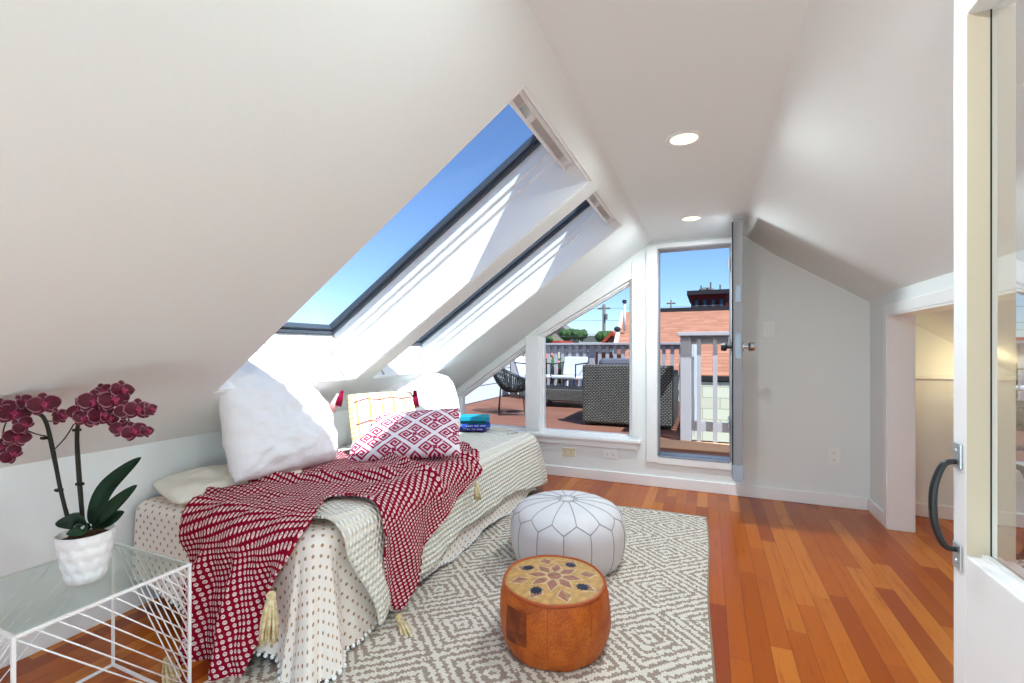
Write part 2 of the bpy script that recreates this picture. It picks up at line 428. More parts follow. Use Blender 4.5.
# left slope with two shafts
PHI = math.atan(SL); cp, sp = cos(PHI), sin(PHI)
def sl(s, y, n=0.): return (XCL - cp * s - sp * n, y, ZC - sp * s + cp * n)
S_END = (XCL - XL) / cp
S0, S1 = .112, 1.835
SK = [(1.30, 2.16), (2.29, 3.02)]
NG = .34
b = MB()
def slab(s0, s1, y0, y1, n0, n1):
    return [sl(s0, y0, n0), sl(s1, y0, n0), sl(s1, y1, n0), sl(s0, y1, n0), sl(s0, y0, n1), sl(s1, y0, n1), sl(s1, y1, n1), sl(s0, y1, n1)]
ys = [YB] + [v for p in SK for v in p] + [YF + .14]
for i in range(0, 6, 2):
    b.hexa(slab(-.02, S_END + .05, ys[i], ys[i + 1], 0, NG))
for (a0, a1) in SK:
    b.hexa(slab(-.02, S0, a0, a1, 0, NG)); b.hexa(slab(S1, S_END + .05, a0, a1, 0, NG))
tag(b.build('ceiling_left', M['wall'], base=(-1.3, 2, 1.3)), 'sloped ceiling over the bed with two skylight shafts', 'ceiling', **ST)

SKL = ['large near skylight showing blue sky above the white pillow', 'second skylight nearer the end wall above the tasselled cushion']
for i, (a0, a1) in enumerate(SK):
    w = thing('window_%d' % (i + 3), SKL[i], 'skylight', sl(S1, (a0 + a1) / 2, .1), kind='structure')
    b = MB(); t = .012; dn = .068 * i
    b.hexa(slab(S0, S0 + t, a0, a1, .004, .2 - dn)); b.hexa(slab(S1 - t, S1, a0, a1, .004, .2 - dn))
    b.hexa(slab(S0, S1, a0, a0 + t, .004, .2 - dn)); b.hexa(slab(S0, S1, a1 - t, a1, .004, .2 - dn))
    b.build('shaft_lining', M['lining'], w)
    b = MB()
    for (f0, f1, n0, n1) in ((.0, .022, .2 - dn, .315), (.022, .032, .24 - dn, .315)):
        b.hexa(slab(S0 + f0, S0 + f1, a0 + f0, a1 - f0, n0, n1)); b.hexa(slab(S1 - f1, S1 - f0, a0 + f0, a1 - f0, n0, n1))
        b.hexa(slab(S0 + f1, S1 - f1, a0 + f0, a0 + f1, n0, n1)); b.hexa(slab(S0 + f1, S1 - f1, a1 - f1, a1 - f0, n0, n1))
    b.build('frame', M['trim'], w, bevel=.003)
    b = MB()
    for (f0, f1, n0, n1) in ((.032, .056, .302 - dn, .35 - dn), (.056, .072, .318 - dn, .35 - dn)):
        b.hexa(slab(S0 + f0, S0 + f1, a0 + f0, a1 - f0, n0, n1)); b.hexa(slab(S1 - f1, S1 - f0, a0 + f0, a1 - f0, n0, n1))
        b.hexa(slab(S0 + f1, S1 - f1, a0 + f0, a0 + f1, n0, n1)); b.hexa(slab(S0 + f1, S1 - f1, a1 - f1, a1 - f0, n0, n1))
    lab(b.build('sash', M['sash'], w, bevel=.002), 'dark grey aluminium sash around the glass')
    b = MB(); b.add([sl(S0 + .055, a0 + .055, .335 - dn), sl(S1 - .055, a0 + .055, .335 - dn), sl(S1 - .055, a1 - .055, .335 - dn), sl(S0 + .055, a1 - .055, .335 - dn)], [(0, 1, 2, 3)])
    b.build('glass', M['glass'], w)
    b = MB(); e = .02
    b.hexa(slab(S0 + .013, S0 + .075, a0 + e, a1 - e, .185 - dn * .9, .20 - dn * .9)); b.hexa(slab(S0 + .013, S0 + .03, a0 + e, a1 - e, .12 - dn * .9, .19 - dn * .9))
    b.hexa(slab(S0 + .013, S0 + .075, a1 - .06, a1 - e, .13 - dn * .9, .19 - dn * .9)); b.hexa(slab(S0 + .013, S0 + .075, a0 + .33, a0 + .37, .13 - dn * .9, .19 - dn * .9)); b.hexa(slab(S0 + .013, S0 + .075, a0 + e, a0 + .05, .13 - dn * .9, .19 - dn * .9))
    b.hexa(slab(S0 + .06, S0 + .075, a0 + e, a1 - e, .12 - dn * .9, .19 - dn * .9))
    vb = b.build('vent_bar', M['trim'], w, bevel=.003)
    b = MB(); b.hexa(slab(S0 + .03, S0 + .06, a0 + .37, a1 - .06, .165 - dn * .9, .18 - dn * .9)); b.hexa(slab(S0 + .03, S0 + .06, a0 + .2, a0 + .27, .15 - dn * .9, .18 - dn * .9))
    lab(b.build('vent_grille', Mat('grey_vent_grille', (215, 215, 213), .6), vb), 'grey grille set into the white vent bar')
    for yy_ in (a0 + .10, a1 - .12):
        b = MB(); b.tube([sl(S1 - .03, yy_, .19), sl(S1 - .02, yy_ + .005, .12), sl(S1 - .015, yy_ + .02, .02)], .004, 6); b.ball(sl(S1 - .015, yy_ + .02, .02), .008)
        lab(b.build('pull_cord', M['chrome'], w, smooth=True), 'thin grey pull rod at the sill')

# fixed windows in the end wall
def wframe(name, label, W):
    w = thing(name, label, 'window', ((W['x0'] + W['x1']) / 2, YF + .07, W['z']), kind='structure')
    p = [(W['x0'], W['z']), (W['x1'], W['z']), (W['x1'], W['t1']), (W['x0'], W['t0'])]
    def inset(d):
        sl_ = (W['t1'] - W['t0']) / (W['x1'] - W['x0']); k = d * math.sqrt(1 + sl_ * sl_)
        return [(W['x0'] + d, W['z'] + d), (W['x1'] - d, W['z'] + d), (W['x1'] - d, W['t1'] - d * sl_ - k), (W['x0'] + d, W['t0'] + d * sl_ - k)]
    b = MB()
    for (da, db, y0, y1) in ((0, .016, YF + .03, YF + .12), (.016, .026, YF + .055, YF + .10)):
        A, B = inset(da), inset(db)
        for i in range(4):
            j = (i + 1) % 4
            b.prism([A[i], A[j], B[j], B[i]], fy, y0, y1)
    b.build('frame', M['trim'], w)
    g_ = inset(.015); b = MB(); b.add([(q_[0], YF + .08, q_[1]) for q_ in g_], [(0, 1, 2, 3)]); b.build('glass', M['glass'], w)
wframe('window_1', 'small three-cornered window low beside the bed', W1)
wframe('window_2', 'large slant-topped window left of the deck door', W2)

# casings and sill
b = MB()
b.box(DX0 - .085, DX0 - .003, YF - .018, YF, DZ0 - .05, DZ1 + .028); b.box(DX0 - .003, DX1 + .07, YF - .018, YF, DZ1 + .002, DZ1 + .04)
b.box(DX1 + .003, DX1 + .07, YF - .018, YF, DZ0 - .05, DZ1 + .002); b.box(DX0 - .003, DX1 + .09, YF - .018, YF, DZ0 - .055, DZ0 - .003)
tag(b.build('trim_1', M['trim'], bevel=.003, base=(-.1, YF, .2)), 'white casing boards around the deck door', 'trim', **ST)
b = MB(); y0 = YF - .016
def band(x0, x1, f0, f1): b.prism([(x0, f0(x0)), (x1, f0(x1)), (x1, f1(x1)), (x0, f1(x0))], fy, y0, YF)
t1 = lambda x: W1['t0'] + (x - W1['x0']) * (W1['t1'] - W1['t0']) / (W1['x1'] - W1['x0'])
t2 = lambda x: W2['t0'] + (x - W2['x0']) * (W2['t1'] - W2['t0']) / (W2['x1'] - W2['x0'])
top = lambda x: zl(x) - .025
band(W1['x0'], W1['x1'], t1, top); band(W2['x0'], W2['x1'], t2, lambda x: zl(x) - .03)
b.box(W1['x1'] + .002, W2['x0'] - .002, y0, YF, .39, 1.215); b.box(W2['x1'] + .003, W2['x1'] + .06, y0, YF, .39, 1.80)
tag(b.build('trim_2', M['trim'], bevel=.003, base=(-1.4, YF, .4)), 'white casing boards framing the two slanted windows', 'trim', **ST)
b = MB(); b.box(-2.2, -.495, YF - .05, YF + .03, .338, .363); b.box(-2.2, -.53, YF - .02, YF, .280, .338)
tag(b.build('trim_3', M['trim'], bevel=.004, base=(-1.4, YF, .3)), 'white window sill and apron under the slanted windows', 'sill', **ST)
b = MB(); b.box(XL + .01, XR - .015, YF - .016, YF, 0, .085); b.box(XR + .12, 2.2, YF - .016, YF, 0, .085)
tag(b.build('baseboard_far', M['trim'], bevel=.004, base=(0, YF, 0)), 'white baseboard along the end wall', 'baseboard', **ST)
b = MB(); b.box(XL, XL + .015, YB, YF - .02, 0, .085); tag(b.build('baseboard_left', M['trim'], bevel=.004, base=(XL, 1, 0)), 'white baseboard along the knee wall', 'baseboard', **ST)
b = MB(); b.box(XR - .015, XR, OY1 + .05, YF - .016, 0, .085); tag(b.build('baseboard_right', M['trim'], bevel=.004, base=(XR, 3.6, 0)), 'short white baseboard beside the closet opening', 'baseboard', **ST)
b = MB()
b.box(XR - .014, XR, OY1, OY1 + .05, 0, OZ + .06); b.box(XR - .014, XR, OY0, OY1, OZ, OZ + .06)
b.box(XR - .01, XR + .125, OY1 - .012, OY1, 0, OZ); b.box(XR - .01, XR + .125, OY0, OY1 - .012, OZ - .012, OZ)
tag(b.build('trim_4', M['trim'], bevel=.002, base=(XR, 2.6, 0)), 'white casing and jamb lining of the closet opening', 'trim', **ST)
b = MB(); b.box(XR + .13, 2.2, YF - .03, YF, .905, .93); tag(b.build('closet_rail', M['trim'], bevel=.002), 'white cleat rail across the closet end wall', 'rail', **ST)
cl = thing('closet_lamp', 'small warm lamp glowing inside the eaves closet', 'lamp', (1.50, 3.62, 1.10))
b = MB(); b.lathe([(.035, .05), (.035, .03), (.02, .02), (.016, 0)], (1.50, 3.62, 1.07), 16); b.build('socket', M['plastic'], cl, smooth=True)
b = MB(); b.ball((1.50, 3.62, 1.045), (.028, .028, .034), 12, 8); b.build('bulb', Mat('warm_bulb', (255, 230, 180), emit=(255, 214, 150), es=8), cl, smooth=True)

# deck door, open into the room
d1 = thing('door_1', 'open grey deck door seen edge on beside the doorway', 'door', (DX1 + .03, 3.25, DZ0), kind='structure')
b = MB(); dx0, dx1 = .150, .205
b.hexa([(.148, 3.255, DZ0 + .03), (.204, 3.255, DZ0 + .03), (.221, 3.83, DZ0 + .03), (.167, 3.83, DZ0 + .03), (.148, 3.255, DZ1 + .03), (.204, 3.255, DZ1 + .03), (.221, 3.83, DZ1 + .03), (.167, 3.83, DZ1 + .03)]); b.build('slab', M['greydoor'], d1, bevel=.002)
b = MB(); b.box(dx0 - .008, dx0, 3.252, 3.27, DZ0 + .05, DZ1 + .01); lab(b.build('weather_strip', M['darkseal'], d1), 'dark weather strip along the door edge')
b = MB(); b.box(dx0 - .006, dx1 + .004, 3.248, 3.27, DZ0 + .03, DZ0 + .12); b.box(dx0 + .0, dx1 - .005, 3.246, 3.262, DZ0 + .018, DZ0 + .035); b.build('sweep', M['steel'], d1, bevel=.002)
b = MB(); b.box(dx0 + .012, dx1 - .012, 3.2535, 3.256, 1.04, 1.20); b.box(dx0 + .012, dx1 - .012, 3.2535, 3.256, 1.40, 1.50); b.build('latch_plate', M['steel'], d1)
b = MB()
def knob(b, xs, sgn, yk=3.31, zk=1.115):
    for (r0, r1, a, c) in ((.03, .03, 0, .008), (.012, .012, .008, .035), (.022, .03, .035, .045), (.03, .026, .045, .07)):
        b.tube([(xs + sgn * a, yk, zk), (xs + sgn * c, yk, zk)], [r0, r1], 20)
kb = MB(); knob(kb, dx1, 1); kb.build('knob', M['chrome'], d1)
kb = MB(); knob(kb, dx0, -1); kb.build('knob', M['iron'], d1)
for zz in (.5, 1.1, 1.7):
    b = MB(); b.tube([(dx0 - .004, 3.836, zz), (dx0 - .004, 3.836, zz + .09)], .007, 8); b.build('hinge', M['chrome'], d1)
b = MB()
b.box(DX0, DX0 + .010, YF - .005, YF + .13, DZ0, DZ1); b.box(DX1 - .010, DX1, YF + .01, YF + .13, DZ0, DZ1); b.box(DX0 + .010, DX1 - .010, YF + .0, YF + .13, DZ1 - .010, DZ1)
tag(b.build('trim_5', M['greydoor'], bevel=.003, base=(-.1, YF, DZ0)), 'grey metal jamb around the open deck doorway', 'door frame', **ST)
b = MB(); b.box(DX0 + .010, DX1 - .010, YF - .02, YF + .15, DZ0 - .002, DZ0 + .012); b.box(DX0 + .010, DX1 - .010, YF + .05, YF + .08, DZ0 + .012, DZ0 + .02)
tag(b.build('threshold', M['steel'], bevel=.003), 'metal threshold across the foot of the deck doorway', 'threshold', **ST)
b = MB(); b.box(DX0 + .010, DX0 + .016, YF + .02, YF + .06, 1.08, 1.15)
tag(b.build('strike_plate', M['chrome'], bevel=.002), 'small strike plate on the left jamb of the deck doorway', 'strike plate', **ST)

# french door at the right, seen along its face
d2 = thing('door_2', 'white glazed door with black pull handle in the near right corner', 'door', (.44, .75, 0), kind='structure')
FX0, FX1, FYA, FYB = .42, .463, .36, 1.11
b = MB(); b.box(FX0, FX1, FYB - .047, FYB, .015, 1.79); b.build('stile', M['trim'], d2, bevel=.003)
b = MB(); b.box(FX0, FX1, FYA, FYA + .1, .015, 1.79); b.build('stile', M['trim'], d2, bevel=.003)
b = MB(); b.box(FX0, FX1, FYA + .1, FYB - .047, .015, .735); b.build('bottom_rail', M['trim'], d2, bevel=.003)
b = MB(); b.box(FX0, FX1, FYA + .1, FYB - .047, 1.69, 1.79); b.build('top_rail', M['trim'], d2, bevel=.003)
b = MB(); gx = FX0 + .033
b.box(gx - .012, gx - .002, FYA + .1, FYB - .047, .735, .741); b.box(gx - .001, gx + .004, FYA + .1, FYB - .047, .735, .738)
b.build('bead', M['trim'], d2)
b = MB(); b.add([(gx, FYA + .1, .735), (gx, FYB - .047, .735), (gx, FYB - .047, 1.69), (gx, FYA + .1, 1.69)], [(0, 1, 2, 3)]); b.build('glass', M['doorglass'], d2)
b = MB(); b.box(FX0 + .001, gx - .001, FYB - .0482, FYB - .0468, .736, 1.689); lab(b.build('reveal_tint', Mat('beige_reflected_tint', (214, 200, 176), .5, .2), d2), 'beige strip painted as reflected light beside the glass')  # beige reflected light on the stile reveal, painted as a thin strip
b = MB(); b.box(gx - .0012, gx + .0012, FYB - .0485, FYB - .047, .735, 1.69); lab(b.build('glazing_seal', M['darkseal'], d2), 'thin dark seal beside the glass')
hz0, hz1, hy = .735, .895, FYB - .022
b = MB(); b.tube(spline([(FX0 - .003, hy, hz1), (FX0 - .021, hy, hz1 - .006), (FX0 - .034, hy, hz1 - .042), (FX0 - .037, hy, (hz0 + hz1) / 2), (FX0 - .034, hy, hz0 + .042), (FX0 - .021, hy, hz0 + .006), (FX0 - .003, hy, hz0)], 24), [.0042 + .0024 * sin(PI * k / 24) for k in range(25)], 12)
hd = b.build('pull_handle', M['iron'], d2, smooth=True); lab(hd, 'curved black iron pull handle')
for zc, sg in ((hz1, 1), (hz0, -1)):
    b = MB(); b.box(FX0 - .004, FX0, hy - .014, hy + .014, zc - .012 if sg > 0 else zc - .034, zc + .034 if sg > 0 else zc + .012)
    b.tube([(FX0 - .006, hy, zc + sg * .02), (FX0 - .003, hy, zc + sg * .02)], .005, 8)
    b.build('handle_plate', M['zinc'], hd, bevel=.003)

# outlets and switches
def plate(name, label, cat, cx, cz, w, h, mat, kind, group=None):
    t = thing(name, label, cat, (cx, YF - .004, cz), group)
    b = MB(); b.box(cx - w / 2, cx + w / 2, YF - .007, YF - .0005, cz - h / 2, cz + h / 2); b.build('cover_plate', mat, t, bevel=.003)
    if kind == 'switch':
        b = MB(); b.box(cx - .006, cx + .006, YF - .017, YF - .007, cz - .01, cz + .014); b.build('toggle', mat, t, bevel=.002)
        return
    for s in (-1, 1):
        px, pz = (cx + s * w * .22, cz) if w > h else (cx, cz + s * h * .22)
        b = MB(); b.lathe([(.0155, 0), (.0155, .003)], (0, 0, 0), 20); b.v = [(px + v[0], YF - .007 - v[2], pz + v[1]) for v in b.v]
        so = b.build('socket', mat, t)
        b = MB()
        for k in (-1, 1):
            if w > h: b.box(px - .004, px + .004, YF - .0108, YF - .0095, pz + k * .005 - .001, pz + k * .005 + .001)
            else: b.box(px + k * .005 - .001, px + k * .005 + .001, YF - .0108, YF - .0095, pz - .004, pz + .004)
        b.tube([(px, YF - .0108, pz - .009), (px, YF - .0095, pz - .009)], .0022, 8)
        b.build('slots', M['slot'], so)
plate('outlet', 'ivory outlet on its side below the window apron', 'outlet', -1.10, .212, .115, .072, M['ivory'], 'o')
plate('outlet', 'white outlet on its side nearest the deck doorway', 'outlet', -.745, .228, .115, .072, M['plastic'], 'o')
plate('outlet', 'upright white outlet low on the wall beside the closet corner', 'outlet', .812, .352, .075, .118, M['plastic'], 'o')
plate('light_switch', 'white light switch on the wall right of the deck door', 'switch', .408, 1.239, .075, .118, M['plastic'], 'switch')

# recessed lights
def downlight(x, y, label, en=6):
    t = thing('recessed_light', label, 'ceiling light', (x, y, ZC), 'recessed ceiling lights')
    b = MB(); prof = [(.052, -.001), (.056, -.007), (.066, -.006), (.070, -.001), (.070, 0.0)]
    seg = 40; b.lathe(prof, (x, y, ZC), seg); b.f = b.f[:-2]; b.build('trim_ring', M['trim'], t, smooth=True)
    b = MB(); b.lathe([(.053, -.004), (.0, -.0045)], (x, y, ZC), 32); b.build('lens', Mat('warm_lens', (255, 250, 235), emit=(255, 236, 190), es=1.6), t, smooth=True)
    l = bpy.data.lights.new('downlight', 'AREA'); l.shape = 'DISK'; l.size = .09; l.energy = en; l.color = (.86, .97, 1)
    lo = bpy.data.objects.new('downlight', l); C.objects.link(lo); lo.location = (x, y, ZC - .012)
downlight(-.089, 2.009, 'nearer of the two round recessed lights in the flat ceiling')
downlight(-.10, 3.254, 'farther round recessed light, just above the deck door', 11)
downlight(-.09, .75, 'round recessed light in the ceiling over the viewer')
def fill_lamp(x, y, z, r, es, label):  # added fill lamp, kept out of view to brighten walls and ceiling
    t = thing('added_fill_lamp', label, 'lamp', (x, y, 0), 'added fill lamps')
    b = MB(); b.lathe([(r * .25, -r * .95)] + [(r * cos(a * PI / 20) * (1 + .015 * (a % 2)), r * sin(a * PI / 20)) for a in range(-8, 9)] + [(r * .25, r * .95)], (x, y, z), 28)
    b.build('shade', Mat('fill_lamp_glow', (250, 248, 244), emit=(208, 238, 243), es=es), t, smooth=True)
    b = MB(); b.lathe([(.11, 0), (.11, .012), (.012, .02), (.012, z - r * .9)], (x, y, 0), 20); b.build('stand', M['white_metal'], t, smooth=True)
fill_lamp(-.75, -.75, .48, .24, 2.2, 'added unseen lantern behind the viewer on the left')
fill_lamp(.0, -1.0, .48, .24, 10.5, 'added unseen lantern behind the viewer on the right')
fill_lamp(.76, .12, .30, .17, 10, 'small added unseen lantern in the corner behind the glazed door')
l = bpy.data.lights.new('closet_glow', 'POINT'); l.energy = .7; l.color = (1, .84, .48); l.shadow_soft_size = .03
lo = bpy.data.objects.new('closet_glow', l); C.objects.link(lo); lo.location = (1.50, 3.62, .98)

# ------------------------------------------------------------------ bed and bedding
BW, BR, BN, BF, BZ = -2.22, -1.22, 1.17, 3.36, .455
RC, RR = .10, .05
FL = RC - RR
CX, CN, CF = BR - RC, BN + RC, BF - RC
KC = .45                                   # perimeter length given to a radian at the corner
SC = KC * PI / 2
def prof(e):
    if e <= FL: return e, 0.
    a = (e - FL) / RR
    if a < PI / 2: return FL + RR * sin(a), RR * (1 - cos(a))
    return RC, RR + (e - FL - RR * PI / 2)
def bump1(x, c, w): return math.exp(-((x - c) / w) ** 2)
def fold(s, drop):
    k = clamp(drop / .42, 0, 1.2) ** 1.25
    amp = .005 + .012 * bump1(s, .38, .32) + .004 * bump1(s, .0, .5)
    fl = .016 + .11 * bump1(s, .36, .30) + .03 * bump1(s, -.25, .2)
    rip = sin(2 * PI * s / .24 + 2.2 * nz(s * 2.1, 3.3)) + .35 * sin(2 * PI * s / .11 + 1.3 + 2 * nz(s * 3, 1.))
    return k * (fl + amp * rip)
def base_pt(s):
    """perimeter coordinate -> (base point, outward normal) round the inner rectangle"""
    if s < 0: return (CX + s, CN), (0., -1.)
    if s < SC:
        t = s / KC; return (CX, CN), (sin(t), -cos(t))
    s2 = s - SC
    if s2 < CF - CN: return (CX, CN + s2), (1., 0.)
    s3 = s2 - (CF - CN)
    if s3 < SC:
        t = s3 / KC; return (CX, CF), (cos(t), sin(t))
    return (CX - (s3 - SC), CF), (0., 1.)
S_TOT = SC * 2 + (CF - CN) + (CX - BW)
def cloth_pt(s, e, off=0., extra=0.):
    (bx, by), (nx_, ny_) = base_pt(s)
    if e <= 0: return (bx + nx_ * e, by + ny_ * e, BZ + off)
    o, d = prof(e)
    a = clamp((e - FL) / RR, 0, PI / 2)
    f = (fold(s, d) if d > RR * .3 else 0.) + extra
    o += off * sin(a) + f
    return (bx + nx_ * o, by + ny_ * o, BZ - d + off * cos(a))
def flat_uv(s, e):
    (bx, by), (nx_, ny_) = base_pt(s)
    return (bx + nx_ * e, by + ny_ * e)
def s_of(a, b_):
    ex, ey = a - CX, CN - b_
    if ex <= 0 and ey <= 0: return None
    if ey > 0 and ex <= 0: return a - CX, ey
    if ex > 0 and ey <= 0: return SC + (b_ - CN), ex
    return KC * math.atan2(ex, ey), math.hypot(ex, ey)

bed = thing('bed', 'low single bed under the skylights, hidden by its bedding', 'bed', ((BW + BR) / 2, (BN + BF) / 2, 0))
b = MB(); b.box(BW + .01, BR - .03, BN + .03, BF - .03, .22, BZ - .012); b.build('mattress', M['mattress'], bed, bevel=.04)
b = MB(); b.box(BW + .02, BR - .05, BN + .05, BF - .05, .12, .22); b.build('base', Mat('dark_bed_base', (64, 52, 46), .8), bed, bevel=.01)
for x_ in (BW + .1, BR - .13):
    for y_ in (BN + .13, BF - .13):
        b = MB(); b.lathe([(.02, 0), (.028, .12)], (x_, y_, 0), 12); b.build('leg', M['darkroof'], bed, smooth=True)

b = MB()
EH = .50
def hem_e(s): return EH - .01 + .015 * sin(s * 9) - .09 * sstep(-.3, -.8, s) + .035 * bump1(s, .35, .3)
b.grid(lambda u, v: (lerp(BW, CX, u), lerp(CN, CF, v), BZ + .004 * nz(u * 5, v * 9)), 20, 40, uv=lambda u, v: (lerp(BW, CX, u), lerp(CN, CF, v)))
smin = BW - CX
def cov(u, v):
    s = lerp(smin, SC + CF - CN + SC + .3, u); e = v * hem_e(s); return cloth_pt(s, e)
def covuv(u, v):
    s = lerp(smin, SC + CF - CN + SC + .3, u); return flat_uv(s, v * hem_e(s))
b.grid(cov, 330, 28, uv=covuv)
cv = b.build('coverlet', M['dots'], smooth=True, base=(CX, CN, BZ))
tag(cv, 'white cotton coverlet with brown dots hanging to the floor around the bed', 'coverlet')
b = MB()
def pompath(s0, s1, step):
    s = s0; last = None; out = []
    while s < s1:
        p = Vector(cloth_pt(s, hem_e(s) + .006))
        if last is None or (p - last).length >= step: out.append(p); last = p
        s += .003
    return out
for p in pompath(smin, SC + CF - CN + SC, .024): b.ball(p, .0085, 6, 4)
pf = b.build('pompom_fringe', M['pom'], cv, smooth=True); pf['kind'] = 'stuff'

# cream knit blanket over the far part
b = MB()
def bl_e(y): return lerp(.475, .41, sstep(1.4, 2.2, y)) - .03 * bump1(y, 2.5, .5) + .06 * sstep(2.9, 3.3, y) + .010 * sin(y * 11)
SB1 = SC + CF - CN + SC + .78
def bl_se(u, v):
    s0 = SC + lerp(.10, -.04, sstep(.2, .5, v)) + .17 * sstep(.5, 1, v)
    s = lerp(s0, SB1, u); y = CN + s - SC
    return s, lerp(-.42, bl_e(clamp(y, 1.2, 3.4)), v)
def bl(u, v):
    s, e = bl_se(u, v)
    far = sstep(SC + CF - CN - .25, SC + CF - CN + .3, s)
    lift = .018 + .03 * math.exp(-(u / .035) ** 2) * sstep(.35, .6, v) + .014 * far * sstep(-.3, .0, e) + .008 * nz(s * 4, e * 4) * sstep(-.3, -.05, e)
    dr = clamp((e - .05) / .35)
    ex = (.05 * dr ** 1.2 + .012 * sin(s * 15) * dr) * far + .012 * dr + .012 * nz(s * 5, e * 3, 2) * dr
    rnd_ = -.045 * math.exp(-((e - .03) / .10) ** 2) * far
    if s > SC + CF - CN and e < 0: e = e * .5
    p = cloth_pt(s, e, lift + rnd_, ex)
    return p
b.grid(bl, 220, 56, uv=bl_se)
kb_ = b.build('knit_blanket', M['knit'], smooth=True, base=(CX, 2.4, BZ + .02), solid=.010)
tag(kb_, 'cream bobble knit blanket draped over the far half of the bed', 'blanket')

# crimson throw
OUT = [(-1.70, .70), (-1.77, .90), (-1.85, 1.17), (-2.04, 1.40), (-2.17, 1.62), (-2.08, 1.88), (-1.97, 2.06), (-1.86, 2.22), (-1.74, 2.36), (-1.58, 2.46), (-1.40, 2.50), (-1.25, 2.40)]
INN = [(-1.44, .69), (-1.37, .93), (-1.28, 1.17), (-1.32, 1.28), (-1.40, 1.42), (-1.30, 1.47), (-1.13, 1.46), (-.98, 1.47), (-.83, 1.54), (-.98, 1.70), (-1.10, 1.92), (-1.17, 2.20)]
NS_, NC_ = 170, 60
SO, SI = spline(OUT, NS_), spline(INN, NS_)
def throw_ab(u, v):
    k = u * NS_; i = min(int(k), NS_ - 1); f = k - i
    o = [lerp(SO[i][c], SO[i + 1][c], f) for c in (0, 1)]; n = [lerp(SI[i][c], SI[i + 1][c], f) for c in (0, 1)]
    return lerp(o[0], n[0], v), lerp(o[1], n[1], v)
def wrk(a, b_, u, v):
    w = .024 * nz((a + b_) * 3.1, (a - b_) * 9., 1.) + .010 * nz((a * .5 + b_) * 4., (a - b_ * .4) * 17., 4.) + .005 * nz(a * 22, b_ * 22, 7.)
    w += .045 * max(0, 1 - abs((b_ - 1.62) - .55 * (a + 1.6)) / .045) ** 1.3 * sstep(-2.1, -1.9, a) * sstep(-1.2, -1.4, a)
    w += .04 * max(0, 1 - abs((b_ - 2.02) + .35 * (a + 1.6)) / .04) ** 1.3 * sstep(-2.0, -1.8, a) * sstep(-1.1, -1.3, a)
    w += .03 * max(0, 1 - abs((b_ - 2.30) + .05 * (a + 1.6)) / .05) ** 1.3 * sstep(-1.9, -1.7, a)
    w += .014 * bump1(v, 0, .06) + .012 * bump1(v, 1, .05)
    return w
def throw(u, v):
    a, b_ = throw_ab(u, v)
    r_ = s_of(a, b_); w = wrk(a, b_, u, v)
    if r_ is None: return (a, b_, BZ + .044 + max(w, -.008))
    s, e = r_
    hang = sstep(.08, .3, e)
    ex = 0.
    if s < 0:
        ex = hang * (.026 * cos(2 * PI * (a + 1.50) / .20) + .012 * cos(2 * PI * (a + 1.5) / .09 + 1) + .02 * sstep(0, .5, e))
    else: ex = hang * (.018 * sin(b_ * 24) + .015)
    off = .044 - .008 * hang + max(w, -.008) * lerp(1, .5, hang)
    return cloth_pt(s, e, off, ex + .01 * hang)
b = MB(); b.grid(throw, NS_, NC_, uv=lambda u, v: (lambda p: (p[0] * .97 + p[1] * .22, p[1] * .97 - p[0] * .22))(throw_ab(u, v)))
tr = b.build('throw_blanket', M['throw'], smooth=True, base=(-1.6, 1.7, BZ + .04), solid=.007)
tag(tr, 'crimson and white woven throw tumbling over the near corner of the bed', 'throw')
def tassel(parent, p, dirv, L, r, mat, label=None, top=.2, name='tassel', n=16):
    p, d = Vector(p), Vector(dirv).normalized(); b = MB()
    a = d.cross(Vector((.3, .9, .2))).normalized(); c = d.cross(a)
    b.ball(p + d * L * .08, (r * .55,) * 3, 10, 8)
    b.tube([p + d * L * .14, p + d * L * .2, p + d * L * .25], [r * .5, r * .56, r * .5], 10)
    for k in range(n):
        t = 2.399 * k; q_ = math.sqrt((k + .5) / n)
        o = (a * cos(t) + c * sin(t)) * r * q_
        b.tube([p + d * L * .2 + o * .45, p + d * L * .6 + o * .85, p + d * L * (1 + .05 * sin(k * 7)) + o * (1 + .1 * sin(k * 3.1))], [r * .19, r * .2, r * .14], 5)
    ob = b.build(name, mat, parent, smooth=True)
    if label: lab(ob, label)
    return ob
for (u_, v_, L, rr_, dv) in ((.135, 1.0, .15, .028, (.05, -.12, -1)), (8 / 11 - .012, 1., .13, .026, (.75, -.35, -.50)), (1., .9, .095, .02, (.05, .05, -1))):
    p = Vector(throw(u_, v_)); tassel(tr, p + Vector((.02, -.02, -.004)), dv, L, rr_, M['tassel_cream'], 'cream yarn tassel')
p = Vector((-1.72, 1.0, .03)); tassel(tr, p, (.75, -.35, -.06), .13, .024, M['tassel_cream'], 'cream yarn tassel')

